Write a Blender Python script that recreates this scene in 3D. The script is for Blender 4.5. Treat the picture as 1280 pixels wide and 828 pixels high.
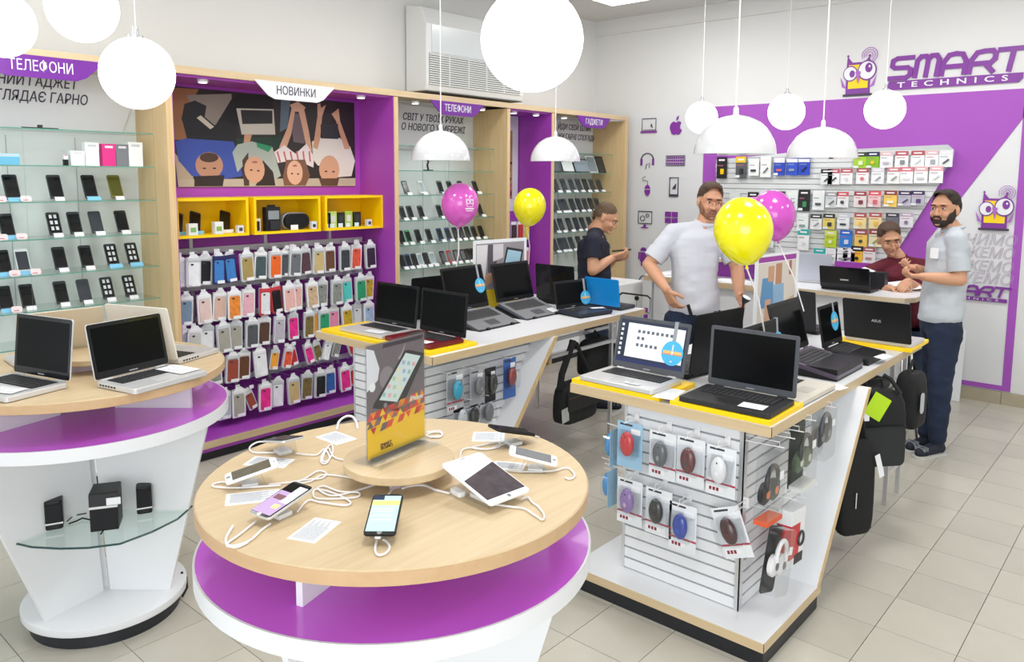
import bpy, bmesh, math, random
from mathutils import Matrix, Vector, Euler
import numpy as np
for o in list(bpy.data.objects): bpy.data.objects.remove(o)
SC = bpy.context.scene; COL = SC.collection
R_ = random.Random(7)
# ---------------- camera (eye height 1.83 m, looking 41 deg left of +Y) ----------------
FPX, CYP, H = 977.69, 332.2, 1.83
yaw, pit, roll = 0.717918, 0.112522, 0.006206
fw = Vector((-math.sin(yaw)*math.cos(pit), math.cos(yaw)*math.cos(pit), -math.sin(pit)))
r0 = Vector((math.cos(yaw), math.sin(yaw), 0)); u0 = r0.cross(fw)
RV = math.cos(roll)*r0 + math.sin(roll)*u0; UV = -math.sin(roll)*r0 + math.cos(roll)*u0
cd = bpy.data.cameras.new('camera'); cam = bpy.data.objects.new('camera', cd); COL.objects.link(cam)
mx = Matrix((RV, UV, -fw)).transposed().to_4x4(); mx.translation = Vector((0, 0, H)); cam.matrix_world = mx
cd.sensor_width = 36; cd.sensor_fit = 'HORIZONTAL'; cd.lens = 36*FPX/1280; cd.shift_y = -(414-CYP)/1280; cd.clip_start = 0.05
SC.camera = cam
# ---------------- world, light, exposure ----------------
W = bpy.data.worlds.new('world'); SC.world = W; W.use_nodes = True
W.node_tree.nodes['Background'].inputs[0].default_value = (0.93, 0.97, 1.0, 1)
W.node_tree.nodes['Background'].inputs[1].default_value = 0.95
SC.view_settings.view_transform = 'Standard'; SC.view_settings.look = 'None'
SC.view_settings.exposure = 0.33; SC.view_settings.gamma = 1
def area(name, loc, rot, sx, sy, e, c=(1, 1, 1)):
    l = bpy.data.lights.new(name, 'AREA'); l.shape = 'RECTANGLE'; l.size = sx; l.size_y = sy; l.energy = e; l.color = c
    o = bpy.data.objects.new(name, l); o.location = loc; o.rotation_euler = rot; COL.objects.link(o); return o
PANELS = [(-3.55, 5.95), (-1.2, 5.95), (-3.55, 3.7), (-1.2, 3.7), (-3.55, 1.45), (-1.2, 1.45), (1.2, 3.7), (1.2, 5.95)]
for x, y in PANELS: area('ceiling_panel_light', (x, y, 3.50), (0, 0, 0), .58, .58, 17)
# shop window behind the camera, daylight
area('shop_window_daylight', (1.6, -1.6, 1.7), (math.radians(78), 0, math.radians(35)), 3.6, 2.4, 95, (0.95, 0.98, 1))

# ---------------- measuring: ray through a photo point onto a real plane ----------------
C0 = Vector((0, 0, H))
def ray(x, y): return fw + RV*((x-640)/FPX) - UV*((y-CYP)/FPX)
def Z(x, y, h=0.0): d = ray(x, y); return C0 + d*((h-H)/d.z)
def ATX(x, y, X): d = ray(x, y); return C0 + d*(X/d.x)
def ATY(x, y, Y): d = ray(x, y); return C0 + d*(Y/d.y)
def AT(x, y, w): return C0 + ray(x, y)*w

# ---------------- materials ----------------
MC = {}
def mat(name, col, rough=.5, metal=0., spec=.5, emit=0., noise=0., nscale=40., coat=0., alpha=1., bump=0.):
    if name in MC: return MC[name]
    m = bpy.data.materials.new(name); m.use_nodes = True; nt = m.node_tree; b = nt.nodes['Principled BSDF']
    b.inputs['Base Color'].default_value = (*col, 1); b.inputs['Roughness'].default_value = rough
    b.inputs['Metallic'].default_value = metal; b.inputs['Specular IOR Level'].default_value = spec
    b.inputs['Coat Weight'].default_value = coat
    if emit: b.inputs['Emission Color'].default_value = (*col, 1); b.inputs['Emission Strength'].default_value = emit
    if noise or bump:
        tc = nt.nodes.new('ShaderNodeTexCoord'); n = nt.nodes.new('ShaderNodeTexNoise'); n.inputs['Scale'].default_value = nscale; n.inputs['Detail'].default_value = 4
        nt.links.new(tc.outputs['Object'], n.inputs['Vector'])
        if noise:
            r = nt.nodes.new('ShaderNodeMapRange'); r.inputs[3].default_value = 1-noise; r.inputs[4].default_value = 1+noise
            nt.links.new(n.outputs['Fac'], r.inputs[0])
            x = nt.nodes.new('ShaderNodeVectorMath'); x.operation = 'SCALE'; x.inputs[0].default_value = col
            nt.links.new(r.outputs[0], x.inputs['Scale']); nt.links.new(x.outputs[0], b.inputs['Base Color'])
        if bump:
            bp = nt.nodes.new('ShaderNodeBump'); bp.inputs['Strength'].default_value = bump; bp.inputs['Distance'].default_value = .01
            nt.links.new(n.outputs['Fac'], bp.inputs['Height']); nt.links.new(bp.outputs[0], b.inputs['Normal'])
    MC[name] = m; return m
def glass(name, col=(.93, .985, .965), mixf=.04, rough=.02):
    if name in MC: return MC[name]
    m = bpy.data.materials.new(name); m.use_nodes = True; nt = m.node_tree; nt.nodes.clear()
    out = nt.nodes.new('ShaderNodeOutputMaterial'); t = nt.nodes.new('ShaderNodeBsdfTransparent'); t.inputs[0].default_value = (*col, 1)
    g = nt.nodes.new('ShaderNodeBsdfGlossy'); g.inputs['Roughness'].default_value = rough
    fr = nt.nodes.new('ShaderNodeFresnel'); fr.inputs[0].default_value = 1.45
    ad = nt.nodes.new('ShaderNodeMath'); ad.operation = 'ADD'; ad.inputs[1].default_value = mixf
    mi = nt.nodes.new('ShaderNodeMixShader'); nt.links.new(fr.outputs[0], ad.inputs[0]); ge = nt.nodes.new('ShaderNodeNewGeometry'); fb = nt.nodes.new('ShaderNodeMath'); fb.operation = 'SUBTRACT'; fb.inputs[0].default_value = 1; nt.links.new(ge.outputs['Backfacing'], fb.inputs[1]); mu = nt.nodes.new('ShaderNodeMath'); mu.operation = 'MULTIPLY'; nt.links.new(ad.outputs[0], mu.inputs[0]); nt.links.new(fb.outputs[0], mu.inputs[1]); nt.links.new(mu.outputs[0], mi.inputs[0])
    nt.links.new(t.outputs[0], mi.inputs[1]); nt.links.new(g.outputs[0], mi.inputs[2]); nt.links.new(mi.outputs[0], out.inputs[0])
    MC[name] = m; return m
def wood(name, c1, c2, axis=0, sc=7., rough=.42):
    if name in MC: return MC[name]
    m = bpy.data.materials.new(name); m.use_nodes = True; nt = m.node_tree; b = nt.nodes['Principled BSDF']
    tc = nt.nodes.new('ShaderNodeTexCoord'); mp = nt.nodes.new('ShaderNodeMapping')
    s = [sc*9]*3; s[axis] = sc*.35; mp.inputs['Scale'].default_value = s
    n = nt.nodes.new('ShaderNodeTexNoise'); n.inputs['Scale'].default_value = 1.; n.inputs['Detail'].default_value = 6; n.inputs['Roughness'].default_value = .6
    cr = nt.nodes.new('ShaderNodeValToRGB'); cr.color_ramp.elements[0].position = .34; cr.color_ramp.elements[1].position = .68
    cr.color_ramp.elements[0].color = (*c1, 1); cr.color_ramp.elements[1].color = (*c2, 1)
    nt.links.new(tc.outputs['Object'], mp.inputs[0]); nt.links.new(mp.outputs[0], n.inputs['Vector']); nt.links.new(n.outputs['Fac'], cr.inputs[0])
    nt.links.new(cr.outputs[0], b.inputs['Base Color']); b.inputs['Roughness'].default_value = rough
    MC[name] = m; return m
def tile_mat(name, col, var=.05):
    if name in MC: return MC[name]
    m = mat(name, col, .28, spec=.5, noise=.09, nscale=5.); nt = m.node_tree; b = nt.nodes['Principled BSDF']
    oi = nt.nodes.new('ShaderNodeObjectInfo'); r = nt.nodes.new('ShaderNodeMapRange'); r.inputs[3].default_value = 1-var; r.inputs[4].default_value = 1+var
    nt.links.new(oi.outputs['Random'], r.inputs[0]); l = b.inputs['Base Color'].links[0].from_socket
    x = nt.nodes.new('ShaderNodeVectorMath'); x.operation = 'SCALE'; nt.links.new(l, x.inputs[0]); nt.links.new(r.outputs[0], x.inputs['Scale']); nt.links.new(x.outputs[0], b.inputs['Base Color'])
    return m
def hexc(h):
    v = [int(h[i:i+2], 16)/255 for i in (0, 2, 4)]; return tuple(c/12.92 if c <= .04045 else ((c+.055)/1.055)**2.4 for c in v)
def K(h, rough=.5, **k):      # plain coloured material from a hex colour
    n = 'c_%s_%d' % (h, int(rough*100)) + ''.join('_%s%s' % (a, b) for a, b in sorted(k.items())); return mat(n, hexc(h), rough, **k)
OAK = wood('oak_x', hexc('c9b08a'), hexc('d1bc98'), 0); OAKY = wood('oak_y', hexc('c9b08a'), hexc('d1bc98'), 1); OAKZ = wood('oak_z', hexc('cfb080'), hexc('dabf92'), 2)
OAKE = wood('oak_edge', hexc('c3a078'), hexc('caa982'), 0, 3.)
WHITE = mat('white_laminate', (.76, .77, .79), .32); WALLM = mat('wall_paint', (.70, .70, .685), .85, noise=.015, nscale=3)
PURP = mat('purple_laminate', hexc('a746b7'), .38, noise=.02); PURPT = mat('purple_gloss', hexc('cf5fe6'), .25, coat=.4)
YEL = mat('yellow_laminate', hexc('ffd400'), .4); PLINTH = mat('black_plinth', hexc('1e2026'), .45)
GLASS = glass('clear_glass'); GEDGE = mat('glass_edge', hexc('5f9a88'), .15)
CHROME = mat('chrome', (.75, .75, .76), .22, metal=1.); ALU = mat('aluminium', (.72, .73, .75), .35, metal=.85)
BLACK = mat('black_plastic', (.010, .010, .011), .4, spec=.28); SCREEN = mat('dark_screen', (.004, .0045, .005), .16, spec=.10)
DARKG = mat('dark_grey_plastic', (.03, .03, .033), .45, spec=.3); PAPER = mat('paper', (.84, .85, .87), .7); WIRE = mat('white_wire', (.82, .80, .80), .4)
LAMP = mat('lamp_glow', (1, 1, .995), .5, emit=3.0)
CLEAR = glass('clear_plastic', (.95, .96, .97), .05, .08)

# ---------------- mesh building ----------------
class MB:
    def __init__(s, T=None): s.v = []; s.f = []; s.mi = []; s.T = T or Matrix(); s.ms = []; s.m = 0
    def use(s, m):
        if m not in s.ms: s.ms.append(m)
        s.m = s.ms.index(m); return s
    def add(s, vs, fs):
        n = len(s.v); s.v += [s.T @ Vector(p) for p in vs]; s.f += [tuple(i+n for i in f) for f in fs]; s.mi += [s.m]*len(fs); return s
    def box(s, x0, x1, y0, y1, z0, z1):
        if x0 > x1: x0, x1 = x1, x0
        if y0 > y1: y0, y1 = y1, y0
        if z0 > z1: z0, z1 = z1, z0
        return s.add([(x0,y0,z0),(x1,y0,z0),(x1,y1,z0),(x0,y1,z0),(x0,y0,z1),(x1,y0,z1),(x1,y1,z1),(x0,y1,z1)], [(3,2,1,0),(4,5,6,7),(0,1,5,4),(1,2,6,5),(2,3,7,6),(3,0,4,7)])
    def cbox(s, c, d): return s.box(c[0]-d[0]/2, c[0]+d[0]/2, c[1]-d[1]/2, c[1]+d[1]/2, c[2]-d[2]/2, c[2]+d[2]/2)
    def prism(s, pts, a, b, ax='z'):
        q = {'z': lambda p, t: (p[0], p[1], t), 'y': lambda p, t: (p[0], t, p[1]), 'x': lambda p, t: (t, p[0], p[1])}[ax]
        n = len(pts); ar = sum(pts[i][0]*pts[(i+1) % n][1]-pts[(i+1) % n][0]*pts[i][1] for i in range(n))
        if (ar < 0) != (ax == 'y'): pts = pts[::-1]
        if a > b: a, b = b, a
        return s.add([q(p, a) for p in pts]+[q(p, b) for p in pts], [tuple(range(n))[::-1], tuple(range(n, 2*n))]+[(i, (i+1) % n, n+(i+1) % n, n+i) for i in range(n)])
    def disc(s, r, z0, z1, c=(0, 0), n=32, ax='z', ry=None): return s.prism([(c[0]+r*math.cos(2*math.pi*i/n), c[1]+(ry or r)*math.sin(2*math.pi*i/n)) for i in range(n)], z0, z1, ax)
    def lathe(s, prof, n=24, c=(0, 0, 0), sx=1, sy=1):
        vs = [(c[0]+sx*r*math.cos(2*math.pi*i/n), c[1]+sy*r*math.sin(2*math.pi*i/n), c[2]+z) for r, z in prof for i in range(n)]; fs = []
        for k in range(len(prof)-1):
            for i in range(n): fs.append((k*n+i, k*n+(i+1) % n, (k+1)*n+(i+1) % n, (k+1)*n+i))
        if prof[0][0] > 1e-5: fs.append(tuple(range(n))[::-1])
        if prof[-1][0] > 1e-5: fs.append(tuple(range((len(prof)-1)*n, len(prof)*n)))
        return s.add(vs, fs)
    def ball(s, c, r, sx=1, sy=1, sz=1, n=16, m=10):
        return s.lathe([(max(1e-4, r*math.sin(math.pi*k/m)), -r*sz*math.cos(math.pi*k/m)) for k in range(m+1)], n, c, sx, sy)
    def tube(s, pts, r, n=6, closed=False):
        pts = [Vector(p) for p in pts]; N = len(pts); vs = []; up = None
        for i, p in enumerate(pts):
            a = pts[(i-1) % N] if (i or closed) else p; b = pts[(i+1) % N] if (i < N-1 or closed) else p
            t = (b-a).normalized()
            if up is None: up = t.orthogonal().normalized()
            up = (up - t*up.dot(t)); up = up.normalized() if up.length > 1e-5 else t.orthogonal().normalized()
            w = t.cross(up); rr = r[i] if isinstance(r, (list, tuple)) else r
            vs += [p+(up*math.cos(2*math.pi*k/n)+w*math.sin(2*math.pi*k/n))*rr for k in range(n)]
        fs = []
        for i in range(N if closed else N-1):
            j = (i+1) % N
            for k in range(n): fs.append((i*n+k, i*n+(k+1) % n, j*n+(k+1) % n, j*n+k))
        if not closed: fs += [tuple(range(n))[::-1], tuple(range((N-1)*n, N*n))]
        return s.add(vs, fs)
    def rrect(s, w, h, r, a, b, c=(0, 0), ax='z', k=4):
        return s.prism(rr(w, h, r, c, k), a, b, ax)
    def mesh(s, name, mats=None, smooth=False):
        me = bpy.data.meshes.new(name); me.from_pydata([tuple(p) for p in s.v], [], s.f)
        for m in (mats or s.ms): me.materials.append(m)
        if len(me.materials) > 1: me.polygons.foreach_set('material_index', s.mi)
        if smooth: me.polygons.foreach_set('use_smooth', [True]*len(me.polygons)); me.set_sharp_from_angle(angle=math.radians(38))
        me.update(); return me
    def build(s, name, m=None, parent=None, smooth=False, bevel=0, M=None):
        return obj(name, s.mesh(name, [m] if m else None, smooth), parent, M, bevel)
def rr(w, h, r, c=(0, 0), k=4):
    o = []
    for cx, cy, a0 in ((w/2-r, h/2-r, 0), (-w/2+r, h/2-r, 90), (-w/2+r, -h/2+r, 180), (w/2-r, -h/2+r, 270)):
        for i in range(k+1): a = math.radians(a0+90*i/k); o.append((c[0]+cx+r*math.cos(a), c[1]+cy+r*math.sin(a)))
    return o
def obj(name, me, parent=None, M=None, bevel=0):
    o = bpy.data.objects.new(name, me); COL.objects.link(o)
    if parent: o.parent = parent
    if M is not None: o.matrix_local = M
    if bevel: b = o.modifiers.new('bevel', 'BEVEL'); b.width = bevel; b.segments = 2; b.limit_method = 'ANGLE'
    return o
def tag(o, label=None, cat=None, group=None, kind=None):
    if label: o['label'] = label
    if cat: o['category'] = cat
    if group: o['group'] = group
    if kind: o['kind'] = kind
    return o
def thing(name, label, cat, loc=(0, 0, 0), rz=0, group=None, M=None):
    o = bpy.data.objects.new(name, None); COL.objects.link(o); o.empty_display_size = .05
    if M is not None: o.matrix_world = M
    else: o.location = loc; o.rotation_euler = (0, 0, rz)
    return tag(o, label, cat, group)
def one(name, mb, label, cat, group=None, m=None, loc=(0, 0, 0), rz=0, smooth=False, bevel=0, M=None):
    o = mb.build(name, m, None, smooth, bevel)
    if M is not None: o.matrix_world = M
    else: o.location = loc; o.rotation_euler = (0, 0, rz)
    return tag(o, label, cat, group)
def struct(name, mb, m=None, parent=None, **k):
    o = mb.build(name, m, parent, **k); o['kind'] = 'structure'; return o
def dup(root, label, group=None, M=None, loc=None, rz=None):
    def cp(o, par):
        c = o.copy(); COL.objects.link(c); c.parent = par
        for ch in o.children: cp(ch, c)
        return c
    r = cp(root, None); r['label'] = label
    if group: r['group'] = group
    if M is not None: r.matrix_world = M
    if loc is not None: r.location = loc
    if rz is not None: r.rotation_euler = (0, 0, rz)
    return r
TXC = {}
def textmesh(s, size=.1, m=None, ext=.001, bold=0., shear=0., sp=1., outline=0.):
    key = (s, size, m.name, ext, bold, shear, sp, outline)
    if key in TXC: return TXC[key]
    cu = bpy.data.curves.new('lettering', 'FONT'); cu.body = s; cu.size = size; cu.extrude = ext; cu.offset = bold; cu.shear = shear
    cu.space_character = sp; cu.align_x = 'CENTER'; cu.align_y = 'CENTER'; cu.resolution_u = 3
    if outline: cu.fill_mode = 'NONE'; cu.bevel_depth = outline; cu.bevel_resolution = 0; cu.extrude = 0
    o = bpy.data.objects.new('t', cu); COL.objects.link(o); bpy.context.view_layer.update()
    me = bpy.data.meshes.new_from_object(o.evaluated_get(bpy.context.evaluated_depsgraph_get()))
    bpy.data.objects.remove(o); me.name = 'lettering'; me.materials.clear(); me.materials.append(m); TXC[key] = me; return me
def text(s, M, size, m, parent=None, name='lettering', fit=None, **k):
    me = textmesh(s, size, m, **k); o = obj(name, me, parent, M)
    if fit:
        xs = [v.co.x for v in me.vertices]; w = max(xs)-min(xs); o.matrix_local = M @ Matrix.Diagonal((fit/w, 1, 1, 1))
    return o
def frame(o, ex, ey):   # matrix with local x along ex, y along ey
    ex = Vector(ex).normalized(); ey = Vector(ey); ey = (ey-ex*ey.dot(ex)).normalized(); ez = ex.cross(ey)
    M = Matrix((ex, ey, ez)).transposed().to_4x4(); M.translation = Vector(o); return M
def onX(x, y, z): return frame((x, y, z), (0, 1, 0), (0, 0, 1))      # text lying on a wall that faces +X
def onY(x, y, z): return frame((x, y, z), (1, 0, 0), (0, 0, 1))      # text lying on a wall that faces -Y
ORD = ['first', 'second', 'third', 'fourth', 'fifth', 'sixth', 'seventh', 'eighth', 'ninth', 'tenth', 'eleventh', 'twelfth', 'thirteenth', 'fourteenth', 'fifteenth', 'sixteenth', 'seventeenth', 'eighteenth', 'nineteenth', 'twentieth']
# ================= SHELL =================
TILE = tile_mat('floor_tile', hexc('c0bbae')); GROUT = mat('grout', hexc('908b80'), .8)
fl = struct('floor', MB().box(-5.3, 3.2, -1.5, 7.5, -.06, -.006), GROUT)
tme = MB().prism([(.0015, .0015), (.2985, .0015), (.2985, .2985), (.0015, .2985)], -.0058, 0).mesh('tile', [TILE])
tiles = []
fwh = Vector((fw.x, fw.y)).normalized()
for i in range(-18, 11):
    for j in range(-5, 26):
        x, y = .036-.9+.3*i, .0+.3*j-.024
        if x < -5.25 or x > 3.1 or y > 7.3: continue
        c = Vector((x+.15, y+.15)); d = c.dot(fwh); s = abs(c.x*fwh.y-c.y*fwh.x)
        vis = d > 1.2 and s < d*.72+.3
        hid = (c.x < -4.8) or (-4.6 > c.x)
        tiles.append((0 if vis and not hid else 1, d, x, y))
tiles.sort(); rest = MB()
for k, (h, d, x, y) in enumerate(tiles):
    if k < 295: obj('tile', tme, fl, Matrix.Translation((x, y, 0)))
    else: rest.prism([(x+.0015, y+.0015), (x+.2985, y+.0015), (x+.2985, y+.2985), (x+.0015, y+.2985)], -.0058, 0)
r = rest.build('outlying_tiles', TILE, fl); r['kind'] = 'stuff'
struct('wall_left', MB().box(-5.35, -5.2, -1.5, 7.52, 0, 3.55), WALLM)
wb = struct('wall_back', MB().box(-5.35, 3.2, 7.37, 7.52, 0, 3.55), WALLM)
struct('wall_right', MB().box(3.05, 3.2, -1.5, 7.37, 0, 3.55), WALLM)
ce = struct('ceiling', MB().box(-5.35, 3.2, -1.5, 7.52, 3.55, 3.65), mat('ceiling_paint', (.62, .62, .60), .9))
struct('trim_1', MB().box(-5.2, 3.05, 7.33, 7.37, 3.41, 3.55).box(-5.2, 3.05, 7.34, 7.37, 3.395, 3.41), WALLM)
bt = mat('skirting_tile', hexc('a99f88'), .4, noise=.1, nscale=9); bb = struct('baseboard_back', MB().box(-1.5, 3.05, 7.362, 7.37, 0, .105), GROUT)
bm_ = MB().box(.002, .298, 7.352, 7.362, 0, .105).mesh('tile', [bt])
for k in range(14): obj('tile', bm_, bb, Matrix.Translation((-1.39+.3*k, 0, 0)))
struct('baseboard_left', MB().box(-5.2, -5.185, -1.4, 7.3, 0, .08), bt)
for k, (x, y) in enumerate(PANELS):
    t = thing('ceiling_light_panel', 'square flat light panel set in the ceiling, %s' % ['above the left front of the back wall', 'over the middle of the back of the shop', 'above the dark-laptop table on the left', 'above the right laptop table', 'above the left round table', 'above the middle round table', 'right of the laptop tables', 'in the far right of the shop'][k], 'ceiling light', (x, y, 3.55), group='ceiling light panels')
    MB().box(-.31, .31, -.31, .31, -.03, 0).build('frame', WHITE, t); MB().box(-.28, .28, -.28, .28, -.036, -.03).build('diffuser', LAMP, t)
p_ = Z(776, -9, 3.55); q_ = thing('ceiling_light_panel', 'bright flat ceiling panel just entering the top edge beside the biggest globe', 'ceiling light', (p_.x, p_.y, 3.55), group='ceiling light panels')
MB().box(-.31, .31, -.31, .31, -.03, 0).build('frame', WHITE, q_); MB().box(-.28, .28, -.28, .28, -.036, -.03).build('diffuser', LAMP, q_)
# ---- graphics on the back wall ----
PW = mat('wall_purple', hexc('9f4db3'), .6, noise=.02); PG = mat('wall_panel_grey', hexc('d9dadb'), .6); PD = mat('deep_purple_print', hexc('7f2f96'), .5); DK = mat('dark_print', hexc('3f3348'), .5)
gp = thing('wall_graphic', 'large grey and purple printed wall panel with icons and outlined words behind the counter', 'wall graphic', (0, 7.37, 0))
MB().prism([(-4.745, .12), (-1.03, .12), (-1.03, 2.549), (-4.745, 2.549)], -.006, 0, 'y').build('grey_panel', PG, gp)
py = lambda x, y: (lambda p: (p.x, p.z))(ATY(x, y, 7.37))
MB().prism([(-3.84, .95), (-3.84, 2.549), (-.99, 2.549), (-1.02, 2.43), (-1.72, 1.30), (-1.72, .95)], -.012, -.006, 'y').build('purple_band', PW, gp)
MB().box(-1.09, -1.03, -.012, -.006, .115, 2.549).box(-2.2, -1.09, -.012, -.006, .115, .155).build('purple_border', PW, gp)
def wl(pts, r=.008, m=DK, closed=True, nm='icon'):
    return MB().tube([(x, -.013, z) for x, z in pts], r, 4, closed).build(nm, m, gp)
def ic(px, py_): p = ATY(px, py_, 7.37); return p.x, p.z
def R4(x, z, w, h): return [(x-w/2, z-h/2), (x+w/2, z-h/2), (x+w/2, z+h/2), (x-w/2, z+h/2)]
def flat(pts, m, y0=-.013, nm='icon', par=None): return MB().prism(pts, y0-.004, y0, 'y').build(nm, m, par or gp)
x, z = ic(812, 158); wl(R4(x, z+.02, .17, .12), .005); flat([(x-.1, z-.07), (x+.1, z-.07), (x+.1, z-.05), (x-.1, z-.05)], PD); flat([(x+.02, z), (x+.05, z-.02), (x+.03, z+.03)], DK)
x, z = ic(846, 159)
ap = [(.0, .045), (.03, .06), (.06, .045), (.045, .015), (.045, -.015), (.07, -.035), (.045, -.075), (.02, -.08), (0, -.07), (-.02, -.08), (-.05, -.07), (-.075, -.01), (-.065, .035), (-.03, .06)]
flat([(x+a, z+b) for a, b in ap], PD); flat([(x+.0, z+.065), (x+.005, z+.1), (x+.03, z+.12), (x+.025, z+.085)], PD)
x, z = ic(810, 201); wl([(x+.075*math.cos(a), z+.01+.07*math.sin(a)) for a in [math.pi*k/10 for k in range(11)]], .006, DK, False)
for s in (-1, 1): flat([(x+s*.085, z-.05), (x+s*.06, z-.05), (x+s*.06, z+.02), (x+s*.085, z+.02)], PD)
wl([(x-.02, z-.09), (x-.01, z-.04), (x+.03, z-.03), (x+.025, z-.08)], .004, DK, False)
x, z = ic(845, 201); wl(R4(x, z, .22, .1), .005)
for a in range(8):
    for b in range(3): flat(R4(x-.09+.026*a, z-.03+.03*b, .019, .02), PD, nm='icon_key')
x, z = ic(810, 238); flat([(x+.036*math.cos(a), z-.0+.06*math.sin(a)) for a in [2*math.pi*k/16 for k in range(16)]], PD); flat(R4(x, z+.01, .08, .006), PG, -.0175)
wl([(x, z+.06), (x, z+.1), (x-.03, z+.11), (x-.06, z+.1), (x-.065, z+.13), (x-.03, z+.15)], .003, DK, False)
x, z = ic(843, 234); wl(R4(x, z, .1, .2), .007); flat(R4(x, z-.085, .09, .02), DK); flat([(x-.02, z-.02), (x+.02, z-.02), (x+.03, z+.04), (x, z+.01)], DK)
x, z = ic(807, 273); wl(R4(x, z+.01, .17, .13), .006); flat(R4(x, z-.08, .03, .03), PD); flat(R4(x, z-.1, .09, .012), PD)
for a, b, c in ((-.03, 0, .028), (.03, .03, .018)): wl([(x+a+c*math.cos(q), z+b+c*math.sin(q)) for q in [2*math.pi*k/12 for k in range(12)]], .004)
x, z = ic(840, 272)
for a in (-1, 1):
    for b in (-1, 1): flat(R4(x+a*.04, z+b*.033, .07, .055), PD)
x, z = ic(805, 320); flat(R4(x, z-.01, .08, .1), PD); flat([(x+.04*math.cos(a), z+.055+.04*math.sin(a)) for a in [math.pi*k/8 for k in range(9)]], PD)
for a in (-.055, .055): flat(R4(x+a, z, .016, .08), PD)
for a in (-.02, .02): flat(R4(x+a, z-.085, .016, .05), PD)
x, z = ic(831, 320); flat([(x+.048*math.cos(a), z+.048*math.sin(a)) for a in [2*math.pi*k/20 for k in range(20)]], PD); flat(R4(x, z, .055, .016), PG, -.0175); flat(R4(x, z, .016, .055), PG, -.0176)
x, z = ic(808, 392); flat(R4(x, z, .05, .13), PD); flat(R4(x, z, .05, .012), PG, -.0175)
wl([(ic(798, 352)), (ic(803, 345)), (ic(812, 343))], .006, DK, False)
OUTL = mat('outline_print', hexc('b9aec0'), .6)
for k, (s, yy) in enumerate((('ЧИМО', 301), ('ЖЕМО', 317), ('ЖЕМО', 334), ('УЕМО', 349))):
    x, z = ic(1241-k*1.5, yy); text(s, frame((x-.02, -.013, z), (1, 0, 0), (0, 0, 1)), .12, OUTL, gp, shear=.25, outline=.0018, fit=.36)
# logo lettering drawn from strokes
def strokes(word, x0, z0, w, h, par, m, ysurf, r, gap=.22):
    L = {'S': [[(1, 1), (.25, 1), (.05, .9), (.05, .62), (.2, .52), (.8, .5), (.97, .4), (.97, .12), (.8, 0), (0, 0)]],
         'M': [[(0, 0), (0, .8), (.14, 1), (.38, 1), (.5, .82), (.5, 0)], [(.5, .82), (.62, 1), (.86, 1), (1, .8), (1, 0)]],
         'A': [[(0, 0), (0, .6), (.2, .95), (.5, 1), (.8, .95), (1, .6), (1, 0)], [(0, .38), (1, .38)]],
         'R': [[(0, 0), (0, .6), (.2, .95), (.5, 1), (.85, 1), (1, .85), (1, .6), (.85, .42), (.1, .42)], [(.6, .42), (1, 0)]],
         'T': [[(-.1, 1), (1.1, 1)], [(.5, 1), (.45, 0)]]}
    n = len(word); cw = w/(n+gap*(n-1))
    for k, ch in enumerate(word):
        b = MB(); kk = 0; ox = x0+k*cw*(1+gap)
        for st in L[ch]:
            for (a0, b0), (a1, b1) in zip(st, st[1:]):
                p, q = Vector((ox+a0*cw+b0*.02, z0+b0*h)), Vector((ox+a1*cw+b1*.02, z0+b1*h)); d = (q-p).normalized(); nn = Vector((-d.y, d.x))*r; d = d*r*.6
                kk += 1; b.prism([p-d+nn, p-d-nn, q+d-nn, q+d+nn], ysurf-.012-.0006*kk, ysurf, 'y')
        b.build('letter', m, par)
lg = thing('wall_sign', 'purple shop name sign SMART TECHNICS with owl emblem high on the back wall', 'sign', (0, 7.37, 0))
LP = mat('sign_purple', hexc('7c3493'), .4); LPL = mat('sign_lilac', hexc('a862bd'), .4); LY = mat('sign_yellow', hexc('f3cf10'), .5)
strokes('SMART', -2.10, 2.70, .98, .165, lg, LP, 0, .019)
MB().prism([(-2.115, 2.60), (-1.14, 2.60), (-1.11, 2.63), (-1.11, 2.675), (-2.10, 2.675)], -.014, 0, 'y').build('name_bar', LP, lg)
text('TECHNICS', frame((-1.62, -.016, 2.637), (1, 0, 0), (0, 0, 1)), .062, WHITE, lg, bold=.001, sp=1.9, fit=.82)
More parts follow.
